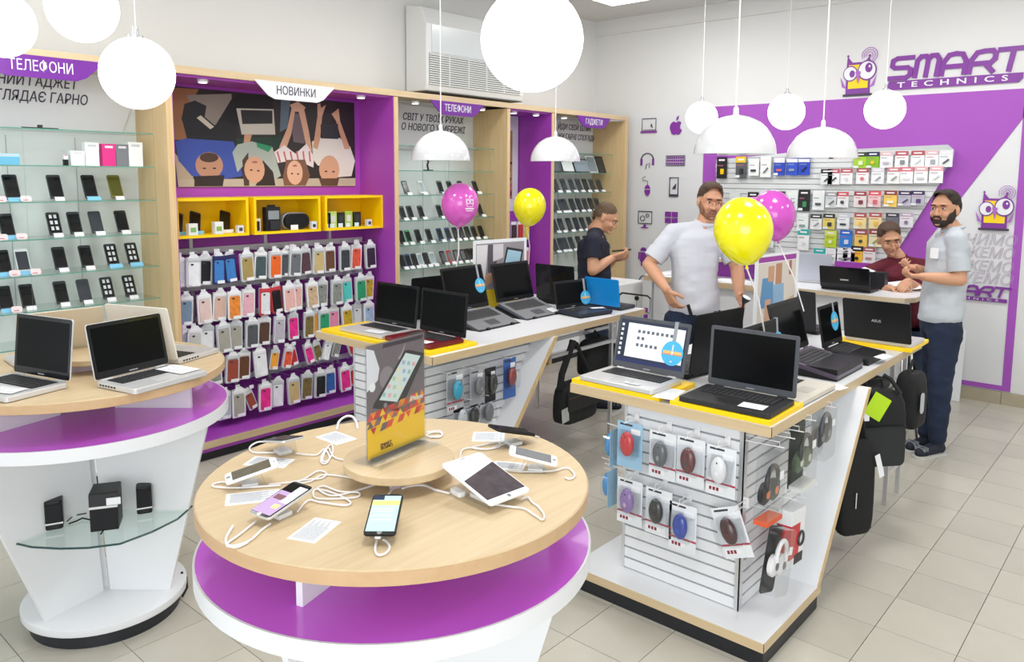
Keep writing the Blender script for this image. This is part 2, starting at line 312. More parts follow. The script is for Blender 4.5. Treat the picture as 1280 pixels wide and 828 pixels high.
def owl(cx, cz, s, par, y0=0):
    f = lambda pts, m, d, nm: flat([(cx+a*s*.92, cz+b*s*1.28) for a, b in pts], m, y0-.004*d, nm, par)
    ell = lambda a, b, rx, rz: [(a+rx*math.cos(2*math.pi*k/20), b+rz*math.sin(2*math.pi*k/20)) for k in range(20)]
    f([(-.42, -.5), (.42, -.5), (.40, .25), (.36, .5), (.2, .36), (-.22, .36), (-.4, .52), (-.42, .25)], LP, 0, 'owl_body')
    f([(-.34, -.3), (.34, -.3), (.34, .3), (-.34, .3)], LY, 1, 'owl_chest')
    f([(-.4, -.3), (-.62, .0), (-.55, -.25)], LPL, 1, 'owl_wing'); f([(.4, -.3), (.62, .0), (.55, -.25)], LPL, 1, 'owl_wing')
    f(ell(-.27, .08, .25, .2), LP, 2, 'owl_eye_ring'); f(ell(.3, .14, .32, .26), LP, 2, 'owl_eye_ring')
    f(ell(-.27, .08, .22, .17), WHITE, 3, 'owl_eye'); f(ell(.3, .14, .28, .22), WHITE, 3, 'owl_eye')
    f(ell(-.2, .07, .09, .09), LP, 4, 'owl_pupil'); f(ell(.36, .2, .12, .12), LP, 4, 'owl_pupil'); f(ell(.39, .23, .03, .03), WHITE, 5, 'owl_glint')
    f([(-.08, .12), (.1, .12), (.02, -.2)], LPL, 5, 'owl_beak'); f([(-.5, -.5), (.5, -.5), (.5, -.44), (-.5, -.44)], DK, 2, 'owl_perch')
    f(ell(-.38, .53, .035, .03), LP, 1, 'owl_ear_tip'); f(ell(.36, .50, .04, .035), LP, 1, 'owl_ear_tip')
    for r_ in (.1, .17, .24): MB().tube([(cx+(.33+r_*math.cos(a))*s, y0-.008, cz+(.66+r_*math.sin(a))*s) for a in [math.radians(-65+15*k) for k in range(19)]], .012*s, 4).build('owl_aerial', LPL, par)
owl(-2.36, 2.74, .27, lg)
owl(-1.232, 1.575, .235, gp, -.016)
strokes('SMART', -1.62, .885, .51, .075, gp, LP, -.013, .009)
MB().box(-1.62, -1.10, -.02, -.013, .84, .87).build('small_name_bar', LP, gp); text('TECHNICS', frame((-1.36, -.022, .855), (1, 0, 0), (0, 0, 1)), .026, WHITE, gp, sp=1.8, fit=.4)

# ================= LEFT WALL DISPLAY BAYS =================
XF, XB, ZT = -4.66, -5.08, 2.485
def divider(name, y0, y1, lab, x0=XB, grp='display dividers'):
    return one(name, MB().box(x0, XF, y0, y1, 0, ZT-.05), lab, 'panel', grp, OAKZ)
tb = thing('top_beam', 'long pale wooden beam running above all the left wall display bays', 'beam', (XF, 0, ZT))
MB().box(-.03, 0, .6, 7.22, -.045, 0).build('fascia', OAKY, tb); MB().box(-.52, -.03, .6, 7.22, -.02, 0).build('top_board', OAKY, tb)
D = [(2.20, 2.24, 'between the left glass shelves and the purple case bay'), (3.96, 4.0, 'between the purple case bay and the middle phone shelves'), (5.26, 5.30, 'right of the middle phone shelves'), (5.90, 5.94, 'between the narrow purple bay and the far phone shelves'), (7.16, 7.22, 'at the far right end of the left wall display')]
for a, b, l in D: divider('divider_panel', a, b, 'pale wooden upright panel ' + l)
CARDM = mat('shelf_backing', hexc('dfe4e4'), .5)
def pts_strip(b, y0, y1, z0, z1, x): return b.box(x-.004, x, y0, y1, z0, z1)
CV = mat('print_grey', hexc('dfe1e4'), .5)
def header(y0, y1, words, lines, m, tm, name, lab, zt=2.44, zb=2.33):
    t = thing('bay_sign', lab, 'sign', (XF+.012, 0, 0), group='bay name plates')
    w = y1-y0; n = 5; c = .16
    P = [(y0, zt), (y1, zt), (y1-.10, zb+.02), (y1-.15, zb), (y0+.15, zb), (y0+.10, zb+.02)]
    MB().prism(P, -.008, 0, 'x').build('plate', m, t)
    text(words, onX(.001, (y0+y1)/2, (zt+zb)/2),   .078, tm, t, bold=0, fit=w*.48)
    return t
SIGNP = mat('bay_sign_purple', hexc('6d2290'), .35)
header(1.22, 1.86, 'ТЕЛЕФОНИ', 0, SIGNP, WHITE, '', 'purple bay sign reading ТЕЛЕФОНИ over the leftmost glass shelves', 2.45, 2.335)
header(2.78, 3.41, 'НОВИНКИ', 0, WHITE, DK, '', 'white bay sign reading НОВИНКИ over the purple bay poster', 2.45, 2.335)
header(4.32, 4.95, 'ТЕЛЕФОНИ', 0, SIGNP, WHITE, '', 'purple bay sign reading ТЕЛЕФОНИ over the middle phone shelves', 2.44, 2.33)
header(6.27, 6.87, 'ГАДЖЕТИ', 0, SIGNP, WHITE, '', 'purple bay sign reading ГАДЖЕТИ over the far right shelves', 2.44, 2.33)
def phone_bay(y0, y1, lab, rightpts, l1, l2, ty, sl, lz=(2.27, 2.17)):
    t = thing('display_bay', lab, 'display bay', (0, 0, 0), group='glass shelf bays')
    MB().box(XB-.02, XB, y0, y1, .1, ZT-.02).build('back_panel', CARDM, t)
    MB().box(XB, XF, y0, y1, .1, .12).build('base_board', WHITE, t)
    MB().box(XB, XF-.02, y0, y1, 0, .1).build('plinth', PLINTH, t)
    c = MB(); c.prism(rightpts, XB+.012, XB+.018, 'x'); c.build('printed_header', CV, t)
    for l_, (a_, b_, py_) in ((l1, ty), (l2, sl)):
        pa, pb_ = ATX(a_, py_, XB+.02), ATX(b_, py_+(b_-a_)*.05, XB+.02); text(l_, onX(XB+.02, (pa.y+pb_.y)/2, (pa.z+pb_.z)/2), .082, DK, t, shear=.2, bold=.0006, fit=pb_.y-pa.y)
    for z in (2.08, 1.88, 1.68, 1.475, 1.275, 1.075, .875):
        g = MB().box(XB+.005, -4.80, y0+.01, y1-.02, z-.006, z).build('glass_shelf', GLASS, t)
        MB().box(-4.80, -4.798, y0+.01, y1-.02, z-.006, z).build('shelf_edge', GEDGE, g)
    n = 4
    for k in range(1, n):
        y = y0+(y1-y0)*k/n; MB().box(XB+.001, XB+.003, y-.002, y+.002, .9, 2.05).build('panel_joint', mat('joint', hexc('aab0b0'), .5), t)
    for yy in (y1-.02, (y0+y1)/2): MB().box(-4.802, -4.797, yy-.002, yy+.002, .87, 2.08).build('glass_upright', GLASS, t)
    return t
phone_bay(.75, 2.20, 'leftmost display bay of glass shelves with phones and small boxes', [(.76, 2.09), (2.11, 2.09), (2.16, 2.22), (2.19, 2.43), (.76, 2.43)], 'СУЧАСНИЙ ГАДЖЕТ', 'ВИГЛЯДАЄ ГАРНО', (-62, 96, 96), (-30, 109, 118))
phone_bay(4.0, 5.26, 'middle display bay of glass shelves with rows of phones', [(4.01, 2.06), (4.94, 2.06), (5.12, 2.43), (4.01, 2.43)], 'СВІТ У ТВОЇХ РУКАХ', 'О НОВОГО У МЕРЕЖІ', (503, 579, 147), (501, 581, 159))
phone_bay(5.94, 7.16, 'far display bay of glass shelves with rows of gadgets', [(5.95, 2.06), (6.86, 2.06), (7.04, 2.43), (5.95, 2.43)], 'ЙДИ СВІЙ ШЛЯХ', 'ЖИ ГАРНІ СПОГАДИ', (697, 739, 159), (697, 744, 171))
def purple_bay(y0, y1, lab, rails):
    t = thing('display_bay', lab, 'display bay', (0, 0, 0), group='purple bays')
    MB().box(XB-.02, XB, y0, y1, .1, ZT-.02).build('back_panel', PURP, t)
    for a, b in ((y0, y0+.006), (y1-.006, y1)): MB().box(XB, XF-.005, a, b, .13, ZT-.045).build('side_lining', PURP, t)
    MB().box(XB, XF-.03, y0, y1, ZT-.06, ZT-.045).build('top_lining', PURP, t)
    MB().box(XB, XF-.005, y0, y1, .118, .13).box(XB, XF-.005, y0, y1, .06, .118).build('base_shelf', PURP, t)
    MB().box(XF-.005, XF+.005, y0, y1, .085, .13).build('base_edge', OAKY, t)
    MB().box(XB, XF-.03, y0, y1, 0, .06).build('plinth', PLINTH, t)
    for y in np.arange(y0+.28, y1-.1, .56): MB().box(XB, XB+.02, y-.012, y+.012, .25, 1.42).build('slotted_upright', ALU, t)
    for z in rails: MB().box(XB+.02, XB+.035, y0+.02, y1-.02, z-.02, z+.02).build('hook_rail', K('d3d5da', .4), t)
    return t
RAILS = (1.325, 1.075, .86, .645, .40)
purple_bay(2.24, 3.96, 'wide purple display bay with poster, yellow boxes and hanging phone cases', RAILS)
purple_bay(5.30, 5.90, 'narrow purple display bay behind the yellow balloon', (1.2, .9))
LB = mat('spot_white', (.85, .85, .85), .4)
SPL = ['left end of purple bay', 'right end of purple bay', 'left end of middle phone bay', 'right end of middle phone bay', 'left in narrow purple bay', 'right in narrow purple bay', 'in far phone bay', 'in leftmost glass bay']
for k, (px, pyy) in enumerate([(253, 92), (451, 115), (519, 123), (602, 133), (642, 137), (670, 139), (705, 144), (50, 66)]):
    p = ATX(px, pyy, XF-.09); t = thing('recessed_spotlight', 'small round white spotlight under the top beam, ' + SPL[k], 'spotlight', (XF-.09, p.y, ZT-.06), group='spotlights under the beam')
    MB().lathe([(.034, 0), (.034, -.012), (.028, -.016)], 16).build('housing', LB, t, True); MB().disc(.026, -.019, -.014, n=12).build('lens', LAMP, t)
# ---- air conditioner ----
ac = thing('air_conditioner', 'white wall-mounted air conditioner with slatted grille above the middle phone shelves', 'air conditioner', (-5.178, 0, 0))
ACW = mat('ac_white', hexc('dcdedd'), .4)
ya, yb = ATX(507, 60, -5.18).y, ATX(655, 119, -4.92).y; yg = ATX(537, 80, -4.92).y+.01
MB().prism([(0, 2.55), (.24, 2.55), (.255, 2.60), (.255, 3.10), (.19, 3.24), (0, 3.27)], ya, yb, 'y').build('casing', ACW, ac, bevel=.008)
MB().box(.255, .262, ya+.06, yb-.03, 2.87, 3.09).build('front_panel', mat('ac_panel', hexc('d3d9da'), .2, coat=.4), ac)
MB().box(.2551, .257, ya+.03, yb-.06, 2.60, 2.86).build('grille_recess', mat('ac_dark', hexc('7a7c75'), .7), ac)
sl = MB().box(.257, .266, ya+.03, yb-.06, 0, .0095).mesh('grille_slat', [ACW])
for k in range(14): obj('grille_slat', sl, ac, Matrix.Translation((0, 0, 2.603+k*.0186)))
for k in range(1, 5): yk = ya+.03+k*(yb-ya-.09)/5; MB().box(.257, .268, yk-.004, yk+.004, 2.6, 2.86).build('grille_rib', ACW, ac)
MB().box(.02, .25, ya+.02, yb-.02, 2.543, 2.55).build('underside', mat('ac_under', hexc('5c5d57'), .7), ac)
# ================= PENDANTS =================
def globe(px, pyy, w, lab, r=.15):
    c = AT(px, pyy, w); t = thing('globe_pendant', lab, 'pendant lamp', c, group='glowing globe pendants')
    MB().ball((0, 0, 0), r, n=32, m=20).build('globe', LAMP, t, True)
    MB().lathe([(.03, r-.008), (.03, r+.008), (.012, r+.012), (.012, r+.045)], 12).build('cap', CHROME, t, True)
    MB().tube([(0, 0, r+.04), (0, 0, 3.54-c.z)], .0028, 5).build('cord', WIRE, t)
    MB().lathe([(.05, 3.52-c.z), (.05, 3.548-c.z)], 12).build('ceiling_rose', WHITE, t)
globe(172, 92, 3.33, 'glowing white globe pendant fully in view over the left round table')
globe(103, 10, 3.5, 'glowing white globe pendant cut by the top edge at the far left')
globe(0, 30, 3.6, 'glowing white globe pendant half cut by the left picture edge')
globe(665, 50, 2.29, 'biggest glowing globe pendant, top centre in front of the air conditioner')
globe(877, 147, 7.2, 'small glowing globe pendant left of the biggest white dome lamp', .145)
globe(983, 140, 6.6, 'small glowing globe pendant between the two right white dome lamps')
globe(1106, 137, 6.1, 'small glowing globe pendant under the shop name sign')
DOME = mat('dome_enamel', (.74, .75, .76), .08, coat=.6)
def dome(px, pyr, w, r, h, lab):
    c = AT(px, pyr, w); t = thing('dome_pendant', lab, 'pendant lamp', c, group='white dome pendants')
    pr = [(r*math.cos(a), h*math.sin(a)) for a in [math.pi/2*k/14 for k in range(14)]]+[(.02, h*.999)]
    MB().lathe([(q*.985, z*.985) for q, z in pr[::-1]][:0] + pr, 40).build('shade', DOME, t, True)
    MB().lathe([(.013, h-.004), (.012, h+.03), (.006, h+.04)], 12).build('cap', WHITE, t, True)
    MB().ball((0, 0, .05), .05).build('bulb', LAMP, t, True)
    MB().tube([(0, 0, h+.04), (0, 0, 3.54-c.z)], .004, 5).build('cord', WIRE, t)
dome(551, 201, 5.0, .19, .19, 'white dome pendant above the pink balloon on the left laptop table')
dome(694, 202, 5.97, .19, .19, 'white dome pendant above the yellow balloon by the narrow purple bay')
dome(918, 193, 3.63, .186, .18, 'largest white dome pendant, nearest over the right laptop table')
dome(1027, 198, 4.4, .19, .175, 'white dome pendant farther over the right laptop table, below its globe')

# ================= ROUND TABLES =================
def build_round(c, lab, rad, A3, T, P, bc=None):
    t = thing('round_table', lab, 'display table', (c[0], c[1], 0), group='round display tables')
    k = rad/.535; bc = bc or (0, 0)
    MB().lathe([(.53*k, T-.038), (.535*k, T-.035), (.535*k, T-.003), (.532*k, T)], 80).build('tabletop', OAKY, t, True)
    MB().lathe([(.5352*k, T-.035), (.5362*k, T-.035), (.5362*k, T-.004), (.5352*k, T-.004)], 80).build('edge_band', OAKE, t, True)
    MB().lathe([(.1, P-.01), (.539*k, P-.01), (.539*k, P)], 80).build('purple_top', PURPT, t, True)
    MB().lathe([(.1, P-.047), (.545*k, P-.047), (.545*k, P+.0002), (.5392*k, P+.0002), (.5392*k, P-.015)], 80).build('white_rim', WHITE, t, True)
    for j in range(3):   # radial spacer blades between the two tops
        a = math.radians(A3[j]); M = Matrix.Rotation(a, 4, 'Z')
        MB(M).box(.12, .43*k, -.009, .009, P, T-.038).build('spacer_blade', WHITE, t)
    for j in range(3):   # tapering leaf walls down to the base
        a = math.radians(A3[j]); q = MB()
        d = Vector((math.cos(a), math.sin(a))); nn = Vector((-d.y, d.x))*.009
        vs = []
        for rr_, z in ((.02, .09), (.27, .09), (.50*k, P-.047), (.02, P-.047)):
            off = Vector(bc)*(1-(z-.09)/(P-.137))
            for s in (-1, 1): p = off+d*rr_+nn*s; vs.append((p.x, p.y, z))
        q.add(vs, [(0, 2, 4, 6), (7, 5, 3, 1), (0, 1, 3, 2), (2, 3, 5, 4), (4, 5, 7, 6), (6, 7, 1, 0)]).build('leaf_wall', WHITE, t)
    MB().lathe([(.29, .062), (.31, .062), (.312, .066), (.312, .092), (.308, .094)], 64, (bc[0], bc[1], 0)).build('base_plate', WHITE, t, True)
    MB().lathe([(.283, 0), (.283, .062)], 64, (bc[0], bc[1], 0)).build('plinth', PLINTH, t, True)
    rc = bc if T > 1.03 else (.012, -.006)
    MB().lathe([(.145, T+.035), (.148, T+.038), (.148, T+.056), (.145, T+.058)], 48, (rc[0], rc[1], 0)).build('riser_disc', OAKY, t, True)
    for j in range(3):
        a = math.radians(A3[j]+60); MB(Matrix.Rotation(a, 4, 'Z')).box(.065, .075, -.06, .06, T, T+.035).build('riser_block', mat('riser_lilac', hexc('c9bfd2'), .4), t)
    return t
t1 = build_round((-3.36, 1.205), 'round wooden display table at left with open silver laptops', .535, (-74, 41, 165), 1.05, .885, (.02, .03))
t2 = build_round((-1.579, 1.342), 'round wooden display table in the front centre with charging phones', .515, (-73, 42, 166), 1.02, .862)
# ================= LAPTOP TABLES =================
SLAT = mat('slat_white', (.78, .79, .81), .4); GRV = mat('groove_grey', hexc('a6a9ad'), .5)
def laptop_table(lab, x0, x1, y0, y1, bx0, bx1, by0, cx0, cx1, cy0, panel_top_y):
    t = thing('laptop_table', lab, 'display table', (0, 0, 0), group='rectangular laptop tables')
    MB().box(x0+.002, x1-.002, y0+.002, y1-.002, .857, .9).build('tabletop', WHITE, t)
    MB().box(x0, x1, y0, y0+.002, .857, .899).build('edge_band', OAK, t); MB().box(x0, x1, y1-.002, y1, .857, .899).build('edge_band', OAK, t)
    MB().box(x1-.002, x1, y0, y1, .857, .899).build('edge_band', OAKY, t); MB().box(x0, x0+.002, y0, y1, .857, .899).build('edge_band', OAKY, t)
    by1 = by0+.585
    MB().box(bx0+.002, bx1-.002, by0+.002, by1, .07, .108).build('base_board', WHITE, t)
    MB().box(bx0, bx1, by0, by0+.002, .07, .1075).build('base_edge', OAK, t); MB().box(bx1-.002, bx1, by0, by1, .07, .1075).build('base_edge', OAKY, t)
    MB().box(bx0+.03, bx1-.01, by0+.02, by1-.01, 0, .07).build('plinth', PLINTH, t)
    # leaning wide panel
    yb, yt = by1-.04, panel_top_y
    MB().prism([(yb, .108), (yb+.04, .108), (yt+.04, .857), (yt, .857)], bx0+.02, bx1-.004, 'x').build('leaning_panel', WHITE, t)
    MB().prism([(yb, .108), (yb+.04, .108), (yt+.04, .857), (yt, .857)], bx1-.004, bx1-.001, 'x').build('panel_edge', OAKZ, t)
    # slat column
    cy1 = by1-.045
    MB().box(cx0+.012, cx1-.012, cy0+.012, cy1, .108, .857).build('slat_core', GRV, t)
    n = 15; p = .749/n
    a = MB().box(cx0+.014, cx1-.014, cy0+.001, cy0+.012, .004, p-.005).mesh('slat', [SLAT]); b = MB().box(cx1-.012, cx1-.001, cy0+.014, cy1+.0, .004, p-.005).mesh('slat', [SLAT])
    for k in range(n):
        obj('slat', a, t, Matrix.Translation((0, 0, .108+k*p)))
        f = (k*p+p)/.749-.02; ext = (yt-yb)*f
        MB().box(cx1-.012, cx1-.001, cy0+.014, cy1+ext, .004+.108+k*p, .108+k*p+p-.006).build('slat', SLAT, t)
    MB().prism([(cy1, .108), (cy1+.001, .108), (cy1+(yt-yb), .857), (cy1, .857)], cx1-.014, cx1-.012, 'x').build('slat_core', GRV, t)
    for x, y in ((cx0, cy0), (cx1-.014, cy0)): MB().box(x, x+.014, y-.002, y+.014, .108, .857).build('corner_profile', ALU, t)
    MB().box(cx1-.016, cx1+.004, cy0-.004, cy0+.002, .108, .857).box(cx1, cx1+.004, cy0-.004, cy0+.03, .108, .857).build('corner_profile', ALU, t)
    # far trestle / bag rack frame
    for x in (x0+.12, x1-.06):
        for y in (4.62-.42*(x0 < -3), y1-.06-.42*(x0 < -3)) if 0 else ((panel_top_y+.75, ) if 0 else (y1-.34, y1-.1)):
            MB().box(x-.011, x+.011, y-.011, y+.011, 0, .857).build('leg', ALU, t)
    for z in (.18, .70): MB().box(x1-.068, x1-.052, y1-.34, y1-.1, z-.01, z+.01).build('crossbar', ALU, t)
    MB().box(x1-.07, x1-.05, panel_top_y+.06, y1-.1, .70, .72).build('hanging_rail', ALU, t)
    MB().box(x1-.20, x1-.18, panel_top_y+.06, y1-.1, .76, .78).build('hanging_rail', ALU, t)
    return t
TA = laptop_table('white-topped laptop table on the right with mouse packs on its front', -2.09, -1.14, 2.80, 4.93, -1.985, -1.085, 2.68, -1.81, -1.26, 2.828, 3.78)
TB = laptop_table('white-topped laptop table behind the middle round table, with dark laptops', -3.95, -2.92, 2.72, 4.80, -3.83, -2.90, 2.60, -3.62, -3.05, 2.75, 3.72)
def board(lab, x0, x1, y0, y1, z=.9):
    one('yellow_board', MB().box(0, x1-x0, 0, y1-y0, 0, .02), lab, 'display board', 'yellow laptop boards', YEL, (x0, y0, z), bevel=.002)
board('yellow board under the silver laptop showing a desktop, left front corner of right table', -2.085, -1.63, 2.805, 3.12)
board('yellow board under the black laptop with dark screen at the right front corner', -1.58, -1.15, 2.805, 3.14)
board('yellow board under the closed-back laptop at the far end of right table', -1.49, -1.10, 4.54, 4.90)
board('yellow board under the silver-edged laptop at the left front of left table', -3.90, -3.385, 2.725, 3.08)
board('yellow board under the dark red laptop on left table', -3.38, -2.95, 2.725, 3.09)

# ================= LAPTOPS =================
LAPS = dict(
A1=(-1.853, 3.063, .942, 359.7, .380, .257, .244, 15.2, 0), A2=(-1.356, 3.076, .942, 1.2, .385, .264, .256, 3.9, 0),
A3=(-1.69, 3.40, .925, 262, .39, .26, .285, 6.0, 0), A4=(-1.405, 3.325, .925, 89, .385, .255, .262, 5.0, 0),
A5=(-1.455, 3.826, .975, 89.9, .383, .275, .256, 15.9, 9.7), A6=(-1.395, 4.203, .955, 89.1, .282, .224, .217, 10.3, 6), A7=(-1.283, 4.57, .941, 178.9, .355, .250, .238, 16.1, 0),
A8=(-1.83, 4.70, .924, 170, .357, .22, .24, 6.9, 0), B1=(-3.577, 3.019, .942, .6, .379, .257, .248, 6.4, 0), B2=(-3.177, 3.029, .942, 359, .381, .258, .246, 4.9, 0),
B3=(-3.465, 3.56, .985, 92, .389, .263, .281, 15, 17), B4=(-3.50, 4.06, .985, 89.9, .391, .266, .265, 13.9, 17), B5=(-3.215, 4.34, .93, 81, .315, .225, .19, 11.7, 0),
B6=(-3.141, 4.595, .925, 178.7, .295, .19, .198, 7.6, 0), B7=(-3.49, 4.49, .935, 181.3, .350, .22, .262, 3.9, 0), B8=(-3.76, 3.50, .925, 266, .38, .16, .26, 6, 0),
M1=(-3.040, 1.269, 1.072, 103, .319, .218, .210, 11.9, 0), M2=(-3.227, .999, 1.072, 15.7, .326, .227, .228, 6.6, 0), M3=(-3.274, 1.425, 1.072, 201.1, .331, .240, .228, 12.2, 0), M4=(-3.52, 1.17, 1.072, 266, .323, .20, .212, 14, 0))
KEYM = mat('key_black', (.035, .035, .038), .5); SILV = mat('laptop_silver', (.66, .66, .66), .32, metal=.35); CHAMP = mat('lid_champagne', hexc('d9ccb4'), .35, metal=.15)
GREYP = mat('laptop_grey', hexc('77787c'), .45); MID = mat('laptop_mid_grey', hexc('4c4f55'), .45); REDM = mat('laptop_red', hexc('6d1420'), .35); BLUEL = mat('laptop_blue', hexc('0d86cf'), .35, noise=.08, nscale=12)
NAVY = mat('laptop_navy', hexc('232a38'), .4); PLUM = mat('laptop_plum', hexc('4a4050'), .35); GLOSSB = mat('gloss_black', (.008, .008, .010), .12, spec=.3, coat=.25)
CREAM = mat('laptop_cream', hexc('d3cdbf'), .4)
def laptop(key, lab, body, lid, keys=None, bez=None, stand=0, deck=None, logo=None):
    x, y, z, a, w, d, L, ti, sl = LAPS[key]; th = .02
    t = thing('laptop', lab, 'laptop', (x, y, z), math.radians(a), 'open laptops on the tables')
    S = Matrix.Rotation(math.radians(sl), 4, 'X')   # a sloping deck drops towards the user
    b = MB(S).rrect(w, d, .012, -th, -.001, (0, -d/2)).build('base', body, t, bevel=.002)
    MB(S).rrect(w-.006, d-.006, .01, -.001, 0, (0, -d/2)).build('deck', deck or body, t)
    kb = MB(S).rrect(w*.82, d*.44, .004, 0, .0008, (0, -d*.30)).build('keyboard_well', (keys or (mat('well_grey', (.12, .12, .125), .5) if deck is GREYP else BLACK)), t)
    q = MB(S); nx = 14
    for r in range(5):
        for c in range(nx):
            if r == 4 and 4 <= c <= 8:
                if c == 4: cx = (6-nx/2+.5)*w*.80/nx; cw = 5*w*.80/nx-.003
                else: continue
            else: cx = (c-nx/2+.5)*w*.80/nx; cw = w*.80/nx-.0035
            cy = -d*.30+(2-r)*d*.42/5; ch = d*.42/5-.0035
            q.box(cx-cw/2+.0006, cx+cw/2-.0006, cy-ch/2+.0006, cy+ch/2-.0006, .0008, .0028)
    k = q.build('keys', KEYM if keys is None else BLACK, kb); k['kind'] = 'stuff'
    MB(S).rrect(w*.27, d*.25, .004, 0, .0006, (0, -d*.75)).build('touchpad', mat('pad_'+body.name, tuple(c*.8 for c in body.node_tree.nodes['Principled BSDF'].inputs[0].default_value[:3]), .35), t)
    LM = Matrix.Translation((0, .004, .001)) @ Matrix.Rotation(math.radians(90-ti), 4, 'X')   # lid local: x right, y up the lid, z towards the user
    li = MB(LM).rrect(w, L, .010, -.007, -.001, (0, L/2)).build('lid', lid, t, bevel=.0015)
    MB(LM).rrect(w-.004, L-.004, .009, -.001, 0, (0, L/2)).build('bezel', bez or BLACK, t)
    sw, sh = w-.030, L-.045
    sc = MB(LM).box(-sw/2, sw/2, L/2-sh/2+.006, L/2+sh/2+.006, 0, .0007).build('screen', SCREEN, t)
    MB(LM).disc(.003, 0, .0008, (0, L-.008), 8).build('webcam', DARKG, t)
    for s in (-1, 1): MB().tube([(s*w*.36-.02, .002, -.003), (s*w*.36+.02, .002, -.003)], .006, 8).build('hinge', body, t)
    MB(LM).box(-.018, .018, .008, .012, 0, .0006).build('maker_mark', mat('mark_grey', (.35, .35, .36), .4), t)
    if stand:
        MB().prism([(-d-.0, -d*math.sin(math.radians(sl))-th-.004), (-d, -(z-.9)), (.02, -(z-.9)), (.02, -th-.004)], -w/2-.005, w/2+.005, 'x').build('cooling_stand', BLACK, t)
        for s in (-.3, .3): MB(S).box(s*w-.012, s*w+.012, -d-.014, -d+.002, -th-.006, .008).build('stand_stop', BLACK, t)
    elif z-th > .9+.004 and key[0] != 'M' and key not in('A1', 'A2', 'A7', 'B1', 'B2'):
        MB().box(-w/2+.01, w/2-.01, -d*.97, -.01, -(z-.9), -th+.0).build('support_pad', BLACK, t)
    t['S'] = 0; del t['S']
    return t, LM, S, (w, d, L)
R = {}
R['A1'] = laptop('A1', 'silver laptop with lit desktop screen at the left front of right table', SILV, MID, None, MID)
R['A2'] = laptop('A2', 'black laptop with grey bezel at the right front corner of right table', DARKG, MID, None, MID)
R['A3'] = laptop('A3', 'open black laptop seen from behind, next to the lit-screen laptop', BLACK, BLACK)
R['A4'] = laptop('A4', 'cream-decked laptop behind the black laptop at the right front corner', CREAM, BLACK, CREAM, BLACK)
R['A5'] = laptop('A5', 'plum-grey laptop with large keyboard midway along the right table', PLUM, GLOSSB, None, BLACK)
R['A6'] = laptop('A6', 'small black netbook with blue tag near the far end of right table', BLACK, BLACK, None, BLACK)
R['A7'] = laptop('A7', 'black laptop seen from behind on the yellow board at far end of right table', SILV, BLACK)
R['A8'] = laptop('A8', 'dark laptop seen from behind, beside the photo stand on the right table', BLACK, DARKG)
R['B1'] = laptop('B1', 'silver-decked laptop with glossy black screen at left front of the left table', SILV, BLACK, None, GLOSSB)
R['B2'] = laptop('B2', 'dark red laptop with black screen at right front corner of left table', REDM, BLACK, None, BLACK)
R['B3'] = laptop('B3', 'grey laptop on black cooling stand just behind the dark red laptop', MID, BLACK, None, BLACK, 1, GREYP)
R['B4'] = laptop('B4', 'grey laptop on black cooling stand in the middle of the left table', MID, BLACK, None, BLACK, 1, GREYP)
R['B5'] = laptop('B5', 'small navy laptop with round blue tag near the far end of left table', NAVY, NAVY, None, BLACK)
R['B6'] = laptop('B6', 'laptop with bright blue lid at the far end of left table', NAVY, BLUEL)
R['B7'] = laptop('B7', 'black laptop seen from behind, left of the small navy laptop', BLACK, GLOSSB)
R['B8'] = laptop('B8', 'black laptop seen from behind at the far side of left table, near the wall bays', BLACK, BLACK)
R['M1'] = laptop('M1', 'silver laptop with black screen at the right front of the left round table', SILV, SILV, None, GLOSSB)
R['M2'] = laptop('M2', 'silver laptop with reflecting screen at the left front of the left round table', SILV, SILV, None, GLOSSB)
R['M3'] = laptop('M3', 'white-backed silver laptop facing away at the right rear of the left round table', SILV, mat('lid_pale', hexc('e2ddd2'), .35), None, GLOSSB)
R['M4'] = laptop('M4', 'beige-backed laptop facing away at the rear of the left round table', SILV, CHAMP, None, GLOSSB)
def ports(key):   # side sockets
    t, LM, S, (w, d, L) = R[key]; q = MB()
    for k in range(6): q.box(-w/2-.0008, -w/2+.001, -.03-.016*k, -.02-.016*k, -.013, -.007)
    o = q.build('side_sockets', BLACK, t); o['kind'] = 'stuff'
for k in ('M1', 'M3'): ports(k)
# lit desktop on A1
t, LM, S, (w, d, L) = R['A1']; sw, sh = w-.030, L-.045; z0 = .0009
scr = [c for c in t.children if c.name.startswith('screen')][0]
def sq(u0, u1, v0, v1, m, nm, k=0, e=None): MB(LM).box(-sw/2+u0*sw, -sw/2+u1*sw, .0285+v0*sh, .0285+v1*sh, z0+k*.0002, z0+.0002+k*.0002).build(nm, m, scr)
SD = mat('screen_desktop', hexc('20283c'), .3, emit=.25); SW_ = mat('screen_window', hexc('c9ccd0'), .3, emit=.45); SI = mat('screen_icon', hexc('5a5f6b'), .3, emit=.1); SB = mat('screen_taskbar', hexc('1d2450'), .3, emit=.4)
sq(0, 1, 0, 1, SD, 'desktop'); sq(.12, .98, .13, .93, SW_, 'open_window', 1); sq(0, 1, 0, .08, SB, 'task_bar', 1)
for r, n in ((.72, 8), (.56, 2), (.40, 5)):
    for c in range(n): sq(.28+c*.07, .32+c*.07, r, r+.07, SI, 'file_icon', 2)
for r in range(7): sq(.02, .055, .15+.115*r, .21+.115*r, SW_, 'desktop_icon', 1)
t, LM, S, (w, d, L) = R['A7']; text('ASUS', LM @ frame((0, L*.5, -.0075), (-1, 0, 0), (0, 1, 0)), .022, SILV, t, name='lid_lettering')
